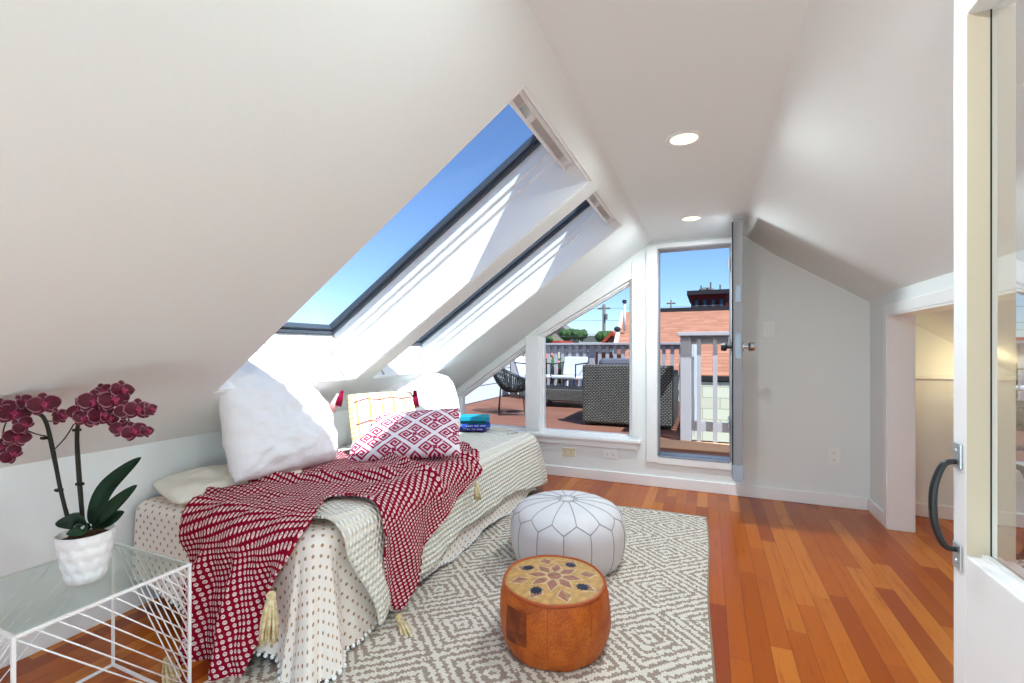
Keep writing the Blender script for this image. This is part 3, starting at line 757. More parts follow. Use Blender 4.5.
# pillows
def pillow(b, c, ex, ey, w, h, t, wr=.006, seed=0, pat=None, nu=60, nv=50, flange=0., sag=0., pinch=.09, rnd=.22, shape=None):
    c, ex, ey = Vector(c), Vector(ex).normalized(), Vector(ey).normalized()
    ey = (ey - ex * ey.dot(ex)).normalized(); n = ex.cross(ey).normalized()
    for side in (1, -1):
        def fn(u, v):
            u, v = 2 * u - 1, 2 * v - 1
            if side < 0: u = -u
            x = w / 2 * u * (1 - pinch * (1 - v * v)); y = h / 2 * v * (1 - pinch * (1 - u * u))
            x *= math.sqrt(1 - rnd * v * v); y *= math.sqrt(1 - rnd * u * u)
            if shape: x, y = shape(u, v, x, y)
            k = max(0., (1 - u ** 4) * (1 - v ** 4)) ** .55
            k *= 1 - .28 * sag * v
            z = side * t / 2 * k
            rim = max(0., (1 - u * u) * (1 - v * v)) ** .35
            z += rim * wr * (nz(x * 7 + seed, y * 18, side) + .6 * nz(x * 22, y * 30 + seed, side) + .8 * nz((x + y) * 9, (x - y) * 4 + seed, 2))
            # gathers running in from the corners
            z += wr * .6 * sin(14 * math.atan2(1.02 - abs(v), 1.02 - abs(u))) * (abs(u) * abs(v)) ** 1.5 * rim
            return c + ex * x + ey * y + n * z
        def pf_(u, v):
            return pat((2 * u - 1) * (1 if side > 0 else -1), 2 * v - 1, side)
        b.grid(fn, nu, nv, pat=pf_ if pat else None)
    return b
Z = Vector((0, 0, 1))
# big near pillow, upright against the slope
b = MB(); pillow(b, (-1.935, 1.665, .735), (-.06, .66, -.06), (-.12, -.16, .45), .70, .52, .20, .022, 1.3, sag=.9, pinch=.06, rnd=.16, shape=lambda u, v, x, y: (x - .05 * sstep(-.2, 1, v) * sstep(0, 1, u), y + .055 * max(0, v) * (1 - ((u + .35) / 1.0) ** 2)))
tag(b.build('pillow', M['linen'], smooth=True, weld=True), 'large crumpled white pillow standing near the orchid end of the bed', 'pillow', 'pillows on the bed')
b = MB(); pillow(b, (-2.03, 1.47, .498), (.15, .64, 0), (-.62, .12, .06), .60, .36, .095, .014, 4.1, pinch=.06)
tag(b.build('pillow', M['cream_linen'], smooth=True, weld=True), 'flat cream pillow lying at the near end of the bed against the wall', 'pillow', 'pillows on the bed')
b = MB(); pillow(b, (-1.93, 2.80, .715), (.36, .57, -.02), (-.22, .10, .46), .70, .50, .17, .016, 7.7, sag=.6, pinch=.06, rnd=.3)
tag(b.build('pillow', M['linen'], smooth=True, weld=True), 'square white pillow leaning behind the tasselled cushion', 'pillow', 'pillows on the bed')

# tasselled cream cushion with yellow bands
def pat_y(u, v, side):
    base = (.80, .74, .58)
    x, y = u * .23, v * .2
    st = abs(((x + .23) / .082) % 1 - .5)
    if st < .085: base = (.72, .50, .12)
    for yy_ in (.135, -.02):
        if abs(y - yy_ - .006 * sin(x * 40)) < .006: base = (.26, .06, .06)
    if abs(u) > .88: base = (.74, .56, .2) if int((v + 2) * 12) % 2 else (.78, .7, .5)
    return base
yc = thing('tassel_cushion', 'cream cushion with yellow bands and crimson corner tassels', 'cushion', (-1.70, 2.15, .49))
b = MB(); YE, YH = Vector((.27, .41, 0)).normalized(), Vector((-.16, .10, .42)).normalized()
YC = Vector((-1.72, 2.165, .688))
pillow(b, YC, YE, YH, .43, .375, .12, .005, 2.2, pat=pat_y, nu=110, nv=90)
b.build('cover', M['pat'], yc, smooth=True, weld=True)
for sx, mt, lb in ((-1, 'tassel_pink', 'pale pink corner tassel'), (1, 'tassel_red', 'crimson corner tassel')):
    p = YC + YE * .21 * sx + YH * .172
    tassel(yc, p + Vector((.02 * sx, -.02, .0)), (.25 * sx, -.25, -1), .10, .022, M[mt], lb)
p = YC - YE * .19 + YH * .178; tassel(yc, p + Vector((-.0, -.035, .015)), (-.1, -.3, -1), .085, .018, M['tassel_red'], 'crimson corner tassel')

# red fret cushion
HALF = ["1111111", "1000001", "1011101", "1010101", "1010001", "1011111", "1000000"]
def key_at(i, j):          # 15 x 15 fret, point symmetric
    if i == 7 or j == 7: return abs(i - 7) + abs(j - 7) < 2
    a, c_ = (i if i < 7 else 14 - i), (j if j < 7 else 14 - j)
    if (i < 7) != (j < 7): a, c_ = c_, a
    return HALF[c_][a] == '1'
def pat_r(u, v, side):
    x, y = u * .32, v * .155
    p, q_ = (x * .72 + y) / .168 + .5, (x * .72 - y) / .168 + .1
    fp, fq = p % 1, q_ % 1
    white, red = (.80, .74, .78), (.36, .012, .065)
    if fp < .15 or fq < .15: return white
    i, j = int((fp - .15) / .85 * 15), int((fq - .15) / .85 * 15)
    a, c_ = (fp - .15) / .85 * 15, (fq - .15) / .85 * 15
    for da in (-.2, .2):
        for dc in (-.2, .2):
            if key_at(int(clamp(a + da, 0, 14.9)), int(clamp(c_ + dc, 0, 14.9))): return red
    return white
b = MB(); pillow(b, (-1.548, 2.135, .622), (.60, .29, .045), (-.10, .20, .26), .625, .31, .115, .006, 9.4, pat=pat_r, nu=300, nv=160, pinch=.06, rnd=.05)
tag(b.build('lumbar_cushion', M['pat'], smooth=True, weld=True), 'oblong white cushion printed with crimson fret diamonds', 'cushion')

# books at the far end of the bed
BKS = [(.20, .145, .026, -6, (58, 52, 140), 'purple book with pale spine lettering, lowest of the stack'), (.21, .15, .026, 9, (34, 78, 176), 'bright blue book, second from the bottom of the stack'),
       (.19, .14, .024, 2, (14, 82, 92), 'dark teal book under the topmost one'), (.215, .15, .03, 4, (24, 140, 165), 'turquoise book on top of the stack')]
zb = BZ + .036
for i, (bw, bd, bh, ang, colr, lb_) in enumerate(BKS):
    cx, cy = -1.625 + .012 * (i % 2), 3.11 - .006 * i
    t = thing('book', lb_, 'book', (cx, cy, zb), 'books stacked on the bed end')
    an = math.radians(20 + ang); ca, sa = cos(an), sin(an)
    def R_(b, cx=cx, cy=cy, ca=ca, sa=sa): b.v = [(cx + v[0] * ca - v[1] * sa, cy + v[0] * sa + v[1] * ca, v[2]) for v in b.v]
    mt = Mat('book_cloth', colr, .6, .25)
    b = MB(); b.box(-bw / 2, bw / 2, -bd / 2, bd / 2, zb, zb + .003); b.box(-bw / 2, bw / 2, -bd / 2, bd / 2, zb + bh - .003, zb + bh); b.box(-bw / 2, bw / 2, -bd / 2, -bd / 2 + .004, zb + .003, zb + bh - .003)
    R_(b); b.build('cover', mt, t, bevel=.001)
    b = MB(); b.box(-bw / 2 + .005, bw / 2 - .005, -bd / 2 + .005, bd / 2 - .006, zb + .0035, zb + bh - .0035); R_(b); lab(b.build('pages', M['offwhite'], t), 'off-white page block')
    if i < 2:
        b = MB(); x_ = -bw / 2 + .03
        for k in range(9):
            w_ = .006 + .004 * ((k * 7) % 3)
            b.box(x_, x_ + w_, -bd / 2 - .0006, -bd / 2 + .001, zb + bh * .35, zb + bh * .65); x_ += w_ + .004 + (.01 if k in (3, 5) else 0)
        R_(b); lab(b.build('spine_title', M['offwhite'], t), 'pale title marks')
    zb += bh + .0005

# ------------------------------------------------------------------ rug and poufs
b = MB(); nx_ = 60
RX0, RX1, RY0, RY1 = -1.52, 0., .86, 3.25
def rugp(u, v, z=.008):
    y = lerp(RY0, RY1, v); xr_ = .016 - .012 * (y - 1.6) + .006 * sin(y * 5)
    return (lerp(RX0, xr_, u), y + .006 * sin(u * 9) * v + .035 * (1 - u) * v * 0, z + .0015 * nz(u * 7, v * 9))
b.grid(rugp, 60, 90); b.grid(lambda u, v: rugp(1 - u, v, .001), 60, 90)
rg = b.build('rug', M['rug'], smooth=True, base=(0, 0, 0)); tag(rg, 'cream and taupe woven rug with concentric diamonds on the oak floor', 'rug')
b = MB(); pts = [rugp(1, k / 60, .006) for k in range(61)]; b.tube(pts, .005, 6)
pts = [rugp(k / 60, 1, .006) for k in range(61)]; b.tube(pts, .005, 6)
lab(b.build('edge_binding', Mat('taupe_binding', (150, 128, 106), .95, .05), rg, smooth=True), 'taupe stitched edge')

def smooth_prof(p, n): return spline(p, n)
# white pouf
PWX, PWY, PWR, PZ0 = -.675, 2.33, .295, .009
wp = thing('pouf', 'white leather pouf with grey stitched petals', 'pouf', (PWX, PWY, PZ0), 'leather poufs on the rug')
WPR = smooth_prof([(.225, 0), (.262, .012), (.290, .07), (.297, .14), (.292, .20), (.272, .248), (.232, .28), (.165, .299), (.08, .308), (.012, .309)], 40)
NP = 14
def wp_fn(r, z, t):
    k = abs(sin(NP / 2 * t)); sh = sstep(.0, .05, r)
    return r * (1 - .014 * (1 - k) ** 2 * sh) + .004 * nz(cos(t) * 3, sin(t) * 3, z * 8), z + .004 * nz(cos(t) * 2, sin(t) * 2, 5) * sstep(.05, .3, z)
b = MB(); b.lathe(WPR, (PWX, PWY, PZ0), 112, wp_fn); b.build('body', M['wleather'], wp, smooth=True)
def wsurf(t, k):
    k = clamp(k, 0, 1) * 40; i = min(int(k), 39); f = k - i
    r, z = lerp(WPR[i][0], WPR[i + 1][0], f), lerp(WPR[i][1], WPR[i + 1][1], f); r, z = wp_fn(r, z, t)
    return (PWX + (r + .0005) * cos(t), PWY + (r + .0005) * sin(t), PZ0 + z + .0003)
b = MB()
KV, KP = .50, .60
for i in range(NP):
    t = 2 * PI * i / NP; dt = PI / NP
    b.tube([wsurf(t, lerp(.03, KV, j / 20)) for j in range(21)], .0024, 5)
    for sg in (-1, 1): b.tube([wsurf(t + sg * dt * j / 6, lerp(KV, KP, j / 6)) for j in range(7)], .0024, 5)
    b.tube([wsurf(t + dt, lerp(KP, .93, j / 16)) for j in range(17)], .0022, 5)
rt = [wsurf(2 * PI * j / 48, .93) for j in range(49)]; b.tube(rt, .002, 5, caps=False)
for i in range(NP):
    t = 2 * PI * i / NP
    b.tube([wsurf(t, .93), wsurf(t + PI / NP, .965), wsurf(t + 2 * PI / NP, .93)], .0016, 5)
lab(b.build('piping', M['wpiping'], wp, smooth=True), 'thin grey seams of the petals')

# tan pouf
POX, POY = -.53, 1.655
op = thing('pouf', 'small tan leather pouf with patchwork star top', 'pouf', (POX, POY, PZ0), 'leather poufs on the rug')
OPR = smooth_prof([(.163, 0), (.181, .006), (.199, .05), (.204, .105), (.203, .16), (.198, .205), (.188, .228)], 30)
def op_fn(r, z, t):
    k = abs(sin(4 * t)); return r * (1 - .012 * (1 - k) ** 3) + .006 * nz(cos(t) * 2.2, sin(t) * 2.2, z * 7) , z
b = MB(); b.lathe(OPR, (POX, POY, PZ0), 96, op_fn); b.build('body', M['oleather'], op, smooth=True)
def osurf(t, k, d=.0008):
    k = clamp(k, 0, 1) * 30; i = min(int(k), 29); f = k - i
    r, z = lerp(OPR[i][0], OPR[i + 1][0], f), lerp(OPR[i][1], OPR[i + 1][1], f); r, z = op_fn(r, z, t)
    return (POX + (r + d) * cos(t), POY + (r + d) * sin(t), PZ0 + z)
# darker rectangular patches on the side (front left one is the clearest)
for (ta, tb, k0, k1) in ((-2.22, -1.74, .40, .76), (-.95, -.55, .26, .52)):
    b = MB(); b.grid(lambda u, v: osurf(lerp(ta, tb, u), lerp(k0, k1, v) + .03 * u, .002), 14, 14)
    lab(b.build('leather_patch', M['opatch'] if ta < -1.5 else M['oleather'], op, smooth=True), 'dark brown stitched patch')
b = MB()
for i in range(8): b.tube([osurf(2 * PI * (i + .25) / 8, j / 20, .0) for j in range(21)], .0016, 5)
b.build('seams', M['opiping'], op, smooth=True)
for k, r_ in ((1., .0058), (.03, .0055)):
    b = MB(); b.tube([osurf(2 * PI * j / 64, k, .001) for j in range(65)], r_, 8, caps=False); b.build('piping', M['opiping'], op, smooth=True)
def rot(x, y, a): return x * cos(a) + y * sin(a), -x * sin(a) + y * cos(a)
def in_rh(x, y, cx, L, W): return abs(x - cx) / L + abs(y) / W
def pat_o(u, v):
    t = 2 * PI * u + .99; r = v
    x, y = r * cos(t), r * sin(t)
    col = (.56, .32, .10)
    a = (t % (PI / 4)) - PI / 8
    xx, yy_ = r * cos(a), r * sin(a)
    k = in_rh(xx, yy_, .33, .27, .13); kk = int(t / (PI / 4)) % 8
    if k < 1: col = (.36, .15, .10) if k < .82 else (.66, .50, .28)
    a2 = ((t + PI / 8) % (PI / 4)) - PI / 8
    x2, y2 = r * cos(a2), r * sin(a2)
    k2 = in_rh(x2, y2, .70, .22, .16)
    if k2 < 1: col = ((.34, .13, .09) if kk % 2 else (.40, .22, .10)) if k2 < .84 else (.66, .50, .28)
    if r < .17: col = (.60, .46, .24) if r > .14 else (.36, .16, .10)
    if r > .93: col = (.52, .26, .07)
    for q_ in (0, 1, 2, 3):
        an = PI / 4 + q_ * PI / 2 - .05
        dx, dy = x - .64 * cos(an), y - .64 * sin(an); rr_ = math.hypot(dx, dy)
        if rr_ < .115 + .014 * sin(10 * math.atan2(dy, dx)): col = (.012, .014, .035)
    n_ = .85 + .3 * nz(x * 9, y * 9, 3)
    return tuple(c_ * n_ for c_ in col)
b = MB(); zt = PZ0 + .2285
b.grid(lambda u, v: (POX + .187 * v * cos(2 * PI * u), POY + .187 * v * sin(2 * PI * u), zt + .012 * (1 - v * v) - .0), 240, 90, pat=pat_o, cu=True)
lab(b.build('patchwork_top', M['otop'], op, smooth=True), 'patchwork star of mauve and tan leather with navy spots')

# ------------------------------------------------------------------ wire table and orchid
TX0, TX1, TY0, TY1, TZ = -1.90, -1.49, .535, .932, .43
tb_ = thing('side_table', 'square white wire side table with glass top beside the bed', 'side table', ((TX0 + TX1) / 2, (TY0 + TY1) / 2, 0))
w_ = .008
for x_ in (TX0, TX1):
    for y_ in (TY0, TY1):
        b = MB(); b.box(x_ - w_ / 2, x_ + w_ / 2, y_ - w_ / 2, y_ + w_ / 2, 0, TZ); b.build('leg', M['white_metal'], tb_, bevel=.001)
for zz, nm in ((TZ - w_ / 2, 'top_rail'), (w_ / 2 + .001, 'floor_rail')):
    for x_ in (TX0, TX1):
        b = MB(); b.box(x_ - w_ / 2, x_ + w_ / 2, TY0 + w_ / 2, TY1 - w_ / 2, zz - w_ / 2, zz + w_ / 2); b.build(nm, M['white_metal'], tb_, bevel=.001)
    for y_ in (TY0, TY1):
        b = MB(); b.box(TX0 + w_ / 2, TX1 - w_ / 2, y_ - w_ / 2, y_ + w_ / 2, zz - w_ / 2, zz + w_ / 2); b.build(nm, M['white_metal'], tb_, bevel=.001)
def grille(P):      # P(f, z): f from 0 to 1 across the face, wires fall towards f = 1
    b = MB(); n = 10
    for k in range(n):
        f0 = k / n
        b.tube([P(f0, TZ - .006), P(1., .006 + (TZ - .012) * f0)], .0019, 6)
    b.build('wire_grille', M['white_metal'], tb_, smooth=True)
grille(lambda f, z: (TX1, lerp(TY0, TY1, f), z)); grille(lambda f, z: (lerp(TX0, TX1, f), TY1, z))
grille(lambda f, z: (TX0, lerp(TY1, TY0, f), z)); grille(lambda f, z: (lerp(TX1, TX0, f), TY0, z))
b = MB(); b.box(TX0 + .004, TX1 - .004, TY0 + .004, TY1 - .004, TZ + .0005, TZ + .006); lab(b.build('glass_top', M['tableglass'], tb_), 'clear glass table top')
TT = TZ + .0065

PX_, PY_ = -1.652, .744
orc = thing('potted_orchid', 'crimson orchid in a white faceted pot on the wire table', 'plant', (PX_, PY_, TT))
PPR = smooth_prof([(.038, 0), (.043, .004), (.051, .04), (.059, .085), (.064, .125), (.065, .138)], 40)
def pot_fn(r, z, t):
    k = t / (2 * PI) * 11; j = z / .034
    row = math.floor(j); fx_ = (k + .5 * (row % 2)) % 1 - .5; fz_ = j - row - .5
    h = (abs(fx_ + .25 * fz_) * .9 + abs(fz_ - .3 * fx_) * .8)
    e = sstep(.0, .012, z) * sstep(.138, .128, z)
    return r + .0062 * (.5 - h) * e, z
b = MB(); b.lathe(PPR + [(.061, .138), (.057, .125), (.0, .120)], (PX_, PY_, TT), 132, lambda r, z, t: pot_fn(r, z, t) if r > .0575 or z < .118 else (r, z))
b.build('pot', M['pot'], orc, smooth=True)
b = MB(); b.lathe([(.058, .122), (.04, .128), (.01, .131)], (PX_, PY_, TT), 40, lambda r, z, t: (r, z + .006 * nz(r * 60 * cos(t), r * 60 * sin(t)))); b.build('bark', M['bark'], orc, smooth=True)
F0 = 1.33
def leaf(p0, p1, p2, w, cup=.25, label=None):
    P = spline([p0, p1, p2], 24); b = MB(); P = [Vector(p) for p in P]
    def fn(u, v):
        k = u * 24; i = min(int(k), 23); p = P[i].lerp(P[i + 1], k - i); d = (P[i + 1] - P[i]).normalized()
        sd = d.cross(Vector((.35, -.85, .35))).normalized(); up = sd.cross(d)
        ww = w * 1.05 * (max(0, sin(PI * min(1, u ** .85 * .96 + .04))) ** .75); vv = 2 * v - 1
        return p + sd * ww * vv + up * cup * ww * (abs(vv) ** 1.4)
    b.grid(fn, 24, 10); o = b.build('leaf', M['leaf'], orc, smooth=True, solid=.0022)
    return o
leaf(atf(92, 524, F0), atf(108, 488, F0 + .02), atf(141, 457, F0 + .05), .026)
leaf(atf(96, 524, F0), atf(115, 505, F0 - .01), atf(137, 485, F0 - .01), .020)
leaf(atf(92, 526, F0 + .02), atf(112, 519, F0), atf(124, 512, F0 - .03), .018)
leaf(atf(90, 526, F0), atf(74, 522, F0 - .05), atf(55, 524, F0 - .07), .020)
leaf(atf(84, 524, F0), atf(78, 519, F0 + .05), atf(64, 518, F0 + .09), .018)
leaf(atf(90, 528, F0 - .01), atf(82, 530, F0 - .06), atf(66, 534, F0 - .085), .016)
def stemt(pts, r, nm='stem', mt='stem'):
    b = MB(); b.tube(spline(pts, 30), r, 8); return b.build(nm, M[mt], orc, smooth=True)
stemt([atf(69, 524, F0), atf(60, 487, F0), atf(52, 445, F0), atf(45, 420, F0), atf(36, 413, F0 - .01), atf(22, 411, F0 - .02), atf(2, 418, F0 - .04)], .0052)
stemt([atf(83, 524, F0), atf(79, 480, F0), atf(77, 440, F0), atf(80, 420, F0 - .01), atf(95, 410, F0 - .02), atf(118, 402, F0 - .02), atf(140, 414, F0 - .02)], .0052)
lab(stemt([atf(84, 524, F0 + .01), atf(78, 440, F0 + .01), atf(76.5, 398, F0 + .01)], .003, 'stake', 'clip'), 'dark support stake')
lab(stemt([atf(71, 524, F0 + .01), atf(58, 480, F0 + .01), atf(46, 424, F0 + .01)], .003, 'stake', 'clip'), 'dark support stake')
for pts in ([(53, 451), (65, 438), (74, 424)], [(46, 436), (36, 434), (26, 430)], [(44, 420), (52, 421), (60, 416)], [(22, 412), (30, 409), (36, 408)], [(8, 418), (4, 428), (2, 440)], [(120, 404), (128, 418), (132, 428)]):
    b = MB(); b.tube(spline([atf(u, v, F0 - .015) for u, v in pts], 12), .0018, 6); b.build('flower_stalk', M['stem'], orc, smooth=True)
for (u_, v_) in ((45, 438), (77, 430), (59, 490), (80, 484)):
    b = MB(); p = atf(u_, v_, F0); b.box(p.x - .010, p.x + .008, p.y - .008, p.y + .008, p.z - .004, p.z + .004); lab(b.build('clip', M['clip'], orc, bevel=.002), 'dark plastic stem clip')
FV = (Vector((0, 0, H)) - atf(86, 420, F0)).normalized()
def flower(c, size, yaw, roll, pitch=0.):
    f = Vector((FV.x * cos(yaw) - FV.y * sin(yaw), FV.x * sin(yaw) + FV.y * cos(yaw), FV.z + pitch)).normalized()
    sx = Z.cross(f).normalized(); sy = f.cross(sx)
    ex = sx * cos(roll) + sy * sin(roll); ey = -sx * sin(roll) + sy * cos(roll)
    b = MB()
    def petal(al, L, W, lift, depth):
        d = ex * cos(al) + ey * sin(al); sd = -ex * sin(al) + ey * cos(al)
        def fn(u, v):
            vv = 2 * v - 1; ww = W * max(0., sin(PI * min(1, u ** .8 * .93 + .05))) ** .62
            return c + d * L * u + sd * ww * vv + f * (depth + lift * u * u - .25 * W * vv * vv * (1 - u * .3))
        def pt(u, v):
            vv = abs(2 * v - 1); e = max(vv, (u - .1) / .9)
            if e > .94: return (.42, .20, .25)
            k = .8 + .5 * nz(u * 6, v * 14, al)
            return tuple(c_ * k for c_ in ((.105, .007, .020) if u > .3 else (.15, .014, .04)))
        b.grid(fn, 10, 10, pat=pt)
    petal(PI / 2, size * .95, size * .40, -.002, -.003)
    petal(PI * 1.27, size * .95, size * .38, -.002, -.003); petal(PI * 1.73, size * .95, size * .38, -.002, -.003)
    petal(.12, size, size * .62, .004, .001); petal(PI - .12, size, size * .62, .004, .001)
    o = b.build('flower', M['petal'], orc, smooth=True)
    b = MB()
    b.ball(c + f * .006 + ey * .003, (size * .13,) * 3, 8, 6)
    b.tube([c + f * .004, c + f * .014 - ey * size * .2, c + f * .010 - ey * size * .46], [size * .1, size * .16, size * .05], 8)
    for s_ in (-1, 1): b.tube([c + f * .006, c + f * .014 + ex * s_ * size * .18 - ey * size * .08], [size * .06, size * .12], 8)
    lab(b.build('lip', M['lip'], o, smooth=True), 'pink lip')
for (u_, v_, sz, yw, rl, df) in (
    (79, 411, .030, -.5, .2, -.03), (94, 401, .036, .1, -.1, -.045), (101, 414, .034, .5, .3, -.04), (86, 418, .030, -.3, -.3, -.05), (114, 399, .036, .2, .1, -.035), (103, 391, .026, -.2, .4, .01),
    (122, 390, .031, .5, -.2, -.02), (109, 418, .025, .6, -.4, -.03), (127, 410, .030, -.3, .3, -.03), (138, 409, .033, .2, -.1, -.03), (150, 410, .024, .8, .2, -.02), (122, 428, .029, -.4, .1, -.03), (134, 431, .030, .1, .3, -.035), (146, 431, .022, .7, -.2, -.02),
    (1, 409, .034, -.2, .3, -.05), (14, 413, .036, .3, -.2, -.04), (24, 402, .026, .9, .5, -.02), (44, 404, .036, .1, .1, -.02), (60, 416, .028, .9, .1, -.02), (23, 425, .026, .3, .9, -.03), (17, 437, .030, .2, -.3, -.03), (2, 447, .026, 0, .2, -.03), (11, 454, .028, .4, .8, -.03)):
    flower(atf(u_, v_, F0 + df), sz * 1.02, yw, rl, .1)

# ------------------------------------------------------------------ roof deck
DZ = .245
b = MB(); b.box(-3.4, -.15, YF + .16, 8.05, DZ - .05, DZ); b.box(-.15, 2.6, YF + .16, 4.66, DZ - .05, DZ)
tag(b.build('deck', M['deck'], base=(0, YF, DZ)), 'red brown plank floor of the roof deck', 'deck', **ST)
b = MB(); b.box(-.62, 2.5, 4.17, 4.53, DZ, DZ + .012); tag(b.build('sunlight_strip', Mat('tan_painted_sunlight', (206, 156, 120), .7, .15), bevel=.003), 'tan strip painted as sunlight lying at the foot of the near deck railing', 'painted sunlight')  # lighter tan slab stands in for sunlight falling across the deck
b = MB(); b.box(-3.4, 2.6, 4.6, 4.66, DZ - .3, DZ - .05); b.box(-3.5, -.1, 8.0, 8.1, DZ - .3, DZ - .05)
tag(b.build('deck_beam', M['rail'], base=(0, 4.6, 0)), 'painted rim beams carrying the roof deck', 'beam', **ST)
b = MB(); b.box(-3.5, -3.4, YF + .16, 8.0, DZ - .3, 1.1)
sw = thing('parapet', 'white lapped side wall at the left of the deck', 'parapet', (-3.45, 6, DZ), kind='structure')
b.build('siding', M['siding'], sw); b = MB(); b.box(-3.53, -3.37, YF + .16, 8.05, 1.1, 1.14); b.build('cap', M['white_wood'], sw, bevel=.004)

def railing(name, label, p0, p1, z0, h, pitch, pw, posts, mats, capw=.15, group=None, rail_z=.1, start=None, over=.06):
    """a straight guard rail: cap, lower rail, posts and pickets"""
    p0, p1 = Vector((*p0, z0)), Vector((*p1, z0)); L = (p1 - p0).length; d = (p1 - p0) / L; n = Vector((d.y, -d.x, 0))
    t = thing(name, label, 'railing', (p0 + p1) / 2, group)
    def bx(b, s0, s1, n0, n1, a0, a1):
        q_ = [p0 + d * s0 + n * n0, p0 + d * s1 + n * n0, p0 + d * s1 + n * n1, p0 + d * s0 + n * n1]
        b.hexa([(v.x, v.y, z0 + a0) for v in q_] + [(v.x, v.y, z0 + a1) for v in q_]); return b
    bx(MB(), -over, L + .05, -capw / 2, capw / 2, h - .035, h).build('cap_rail', mats[1], t, bevel=.004)
    bx(MB(), 0, L, -.02, .02, h - .11, h - .037).build('upper_rail', mats[0], t, bevel=.003)
    bx(MB(), 0, L, -.02, .02, rail_z, rail_z + .085).build('lower_rail', mats[0], t, bevel=.003)
    for s in posts: bx(MB(), s - .048, s + .048, -.05, .05, 0, h - .036).build('post', mats[0], t, bevel=.004)
    n_ = int(L / pitch)
    for k in range(n_):
        s = (k + .5) * L / n_ if start is None else start + k * pitch
        if s > L: break
        if any(abs(s - q_) < .09 for q_ in posts): continue
        bx(MB(), s - pw / 2, s + pw / 2, .022, .022 + pw, 0., h - .05).build('picket', mats[0], t)
    return t
RM = (M['rail'], M['rail'])
railing('deck_railing', 'long white picket railing along the far edge of the deck', (-3.35, 7.95), (-.2, 7.95), DZ, .96, .127, .055, (0.02, 1.5, 3.1), RM, capw=.27, group='deck railings')
railing('deck_railing', 'grey picket railing just outside the open deck door', (-.235, 4.60), (2.4, 4.60), DZ, 1.01, .135, .036, (0.048, 1.884), RM, capw=.25, group='deck railings', rail_z=.10, start=.162, over=.02)
railing('deck_railing', 'white picket railing running away behind the corner post', (-.18, 4.75), (-.18, 7.85), DZ, .96, .15, .036, (3.05,), (M['white_wood'], M['white_wood']), capw=.08, group='deck railings')

# wicker sofa, low wicker seat
so = thing('wicker_sofa', 'tall grey wicker sofa outside the large slanted window', 'sofa', (-.85, 5.5, DZ))
b = MB(); b.box(-1.30, -.33, 5.08, 5.20, DZ + .03, DZ + .68); b.build('back', M['wicker'], so, bevel=.02)
for x0, x1 in ((-1.30, -1.16), (-.47, -.33)):
    b = MB(); b.box(x0, x1, 5.20, 6.02, DZ + .03, DZ + .60); b.build('arm', M['wicker'], so, bevel=.02)
b = MB(); b.box(-1.16, -.47, 5.20, 6.02, DZ + .03, DZ + .30); b.build('seat_base', M['wicker'], so, bevel=.02)
b = MB(); b.box(-1.15, -.48, 5.27, 6.0, DZ + .30, DZ + .42); b.build('seat_cushion', M['cush'], so, bevel=.04)
b = MB(); b.box(-1.15, -.48, 5.21, 5.38, DZ + .42, DZ + .75); b.build('back_cushion', M['cush'], so, bevel=.05)
for x_ in (-1.24, -.39):
    for y_ in (5.14, 5.95):
        b = MB(); b.box(x_ - .03, x_ + .03, y_ - .03, y_ + .03, DZ, DZ + .03); b.build('foot', M['black_metal'], so)
ws = thing('wicker_bench', 'low grey wicker bench standing behind the wicker sofa', 'bench', (-2.0, 6.75, DZ))
b = MB(); b.box(-2.4, -1.25, 6.45, 7.1, DZ + .09, DZ + .27); b.build('seat_base', M['wicker'], ws, bevel=.02)
for x_ in (-2.32, -1.33):
    for y_ in (6.53, 7.02):
        b = MB(); b.box(x_ - .03, x_ + .03, y_ - .03, y_ + .03, DZ, DZ + .09); b.build('leg', M['black_metal'], ws)

# string chair
chx, chy = -2.38, 5.62
sc_ = thing('string_chair', 'black string tub chair on thin metal legs on the deck', 'chair', (chx, chy, DZ))
SA = math.radians(-25)
def cp_(u, v, k=1.):      # bowl: u round, v from hub to rim, the back stands higher
    t = 2 * PI * u; r = .27 * sin(v * 1.25) / sin(1.25); bk = .5 + .5 * cos(t)
    z = .28 + .26 * (v ** 2.2) * (bk ** 1.2) + .13 * v ** 2
    x, y = r * cos(t) * (1.0 + .10 * bk * v), r * sin(t) * 1.02
    ca, sa = cos(PI + .45), sin(PI + .45)
    return (chx + x * ca - y * sa, chy + x * sa + y * ca, DZ + z)
b = MB()
b.tube([cp_(k / 48, 1) for k in range(49)], .012, 8, caps=False); b.build('rim', M['black_metal'], sc_, smooth=True)
b = MB()
for k in range(60): b.tube([cp_(k / 60, lerp(.12, 1, j / 10)) for j in range(11)], .0065, 5)
for v_ in (.12, .35, .55, .72, .86): b.tube([cp_(k / 40, v_) for k in range(41)], .0055, 5, caps=False)
b.build('string_seat', M['black_metal'], sc_, smooth=True)
for k in range(4):
    u_ = (k + .5) / 4
    p = Vector(cp_(u_, .62)); q_ = Vector(cp_(u_, .80)); q_.z = DZ + .012
    b = MB(); b.tube([p, q_], .0065, 8); b.build('leg', M['black_metal'], sc_, smooth=True)
pts = [Vector(cp_((k + .5) / 4, .80)) for k in (0, 1, 2, 3)]
for p in pts: p.z = DZ + .012
b = MB(); b.tube([pts[0], pts[1], pts[2], pts[3], pts[0]], .008, 6); b.build('floor_ring', M['black_metal'], sc_, smooth=True)

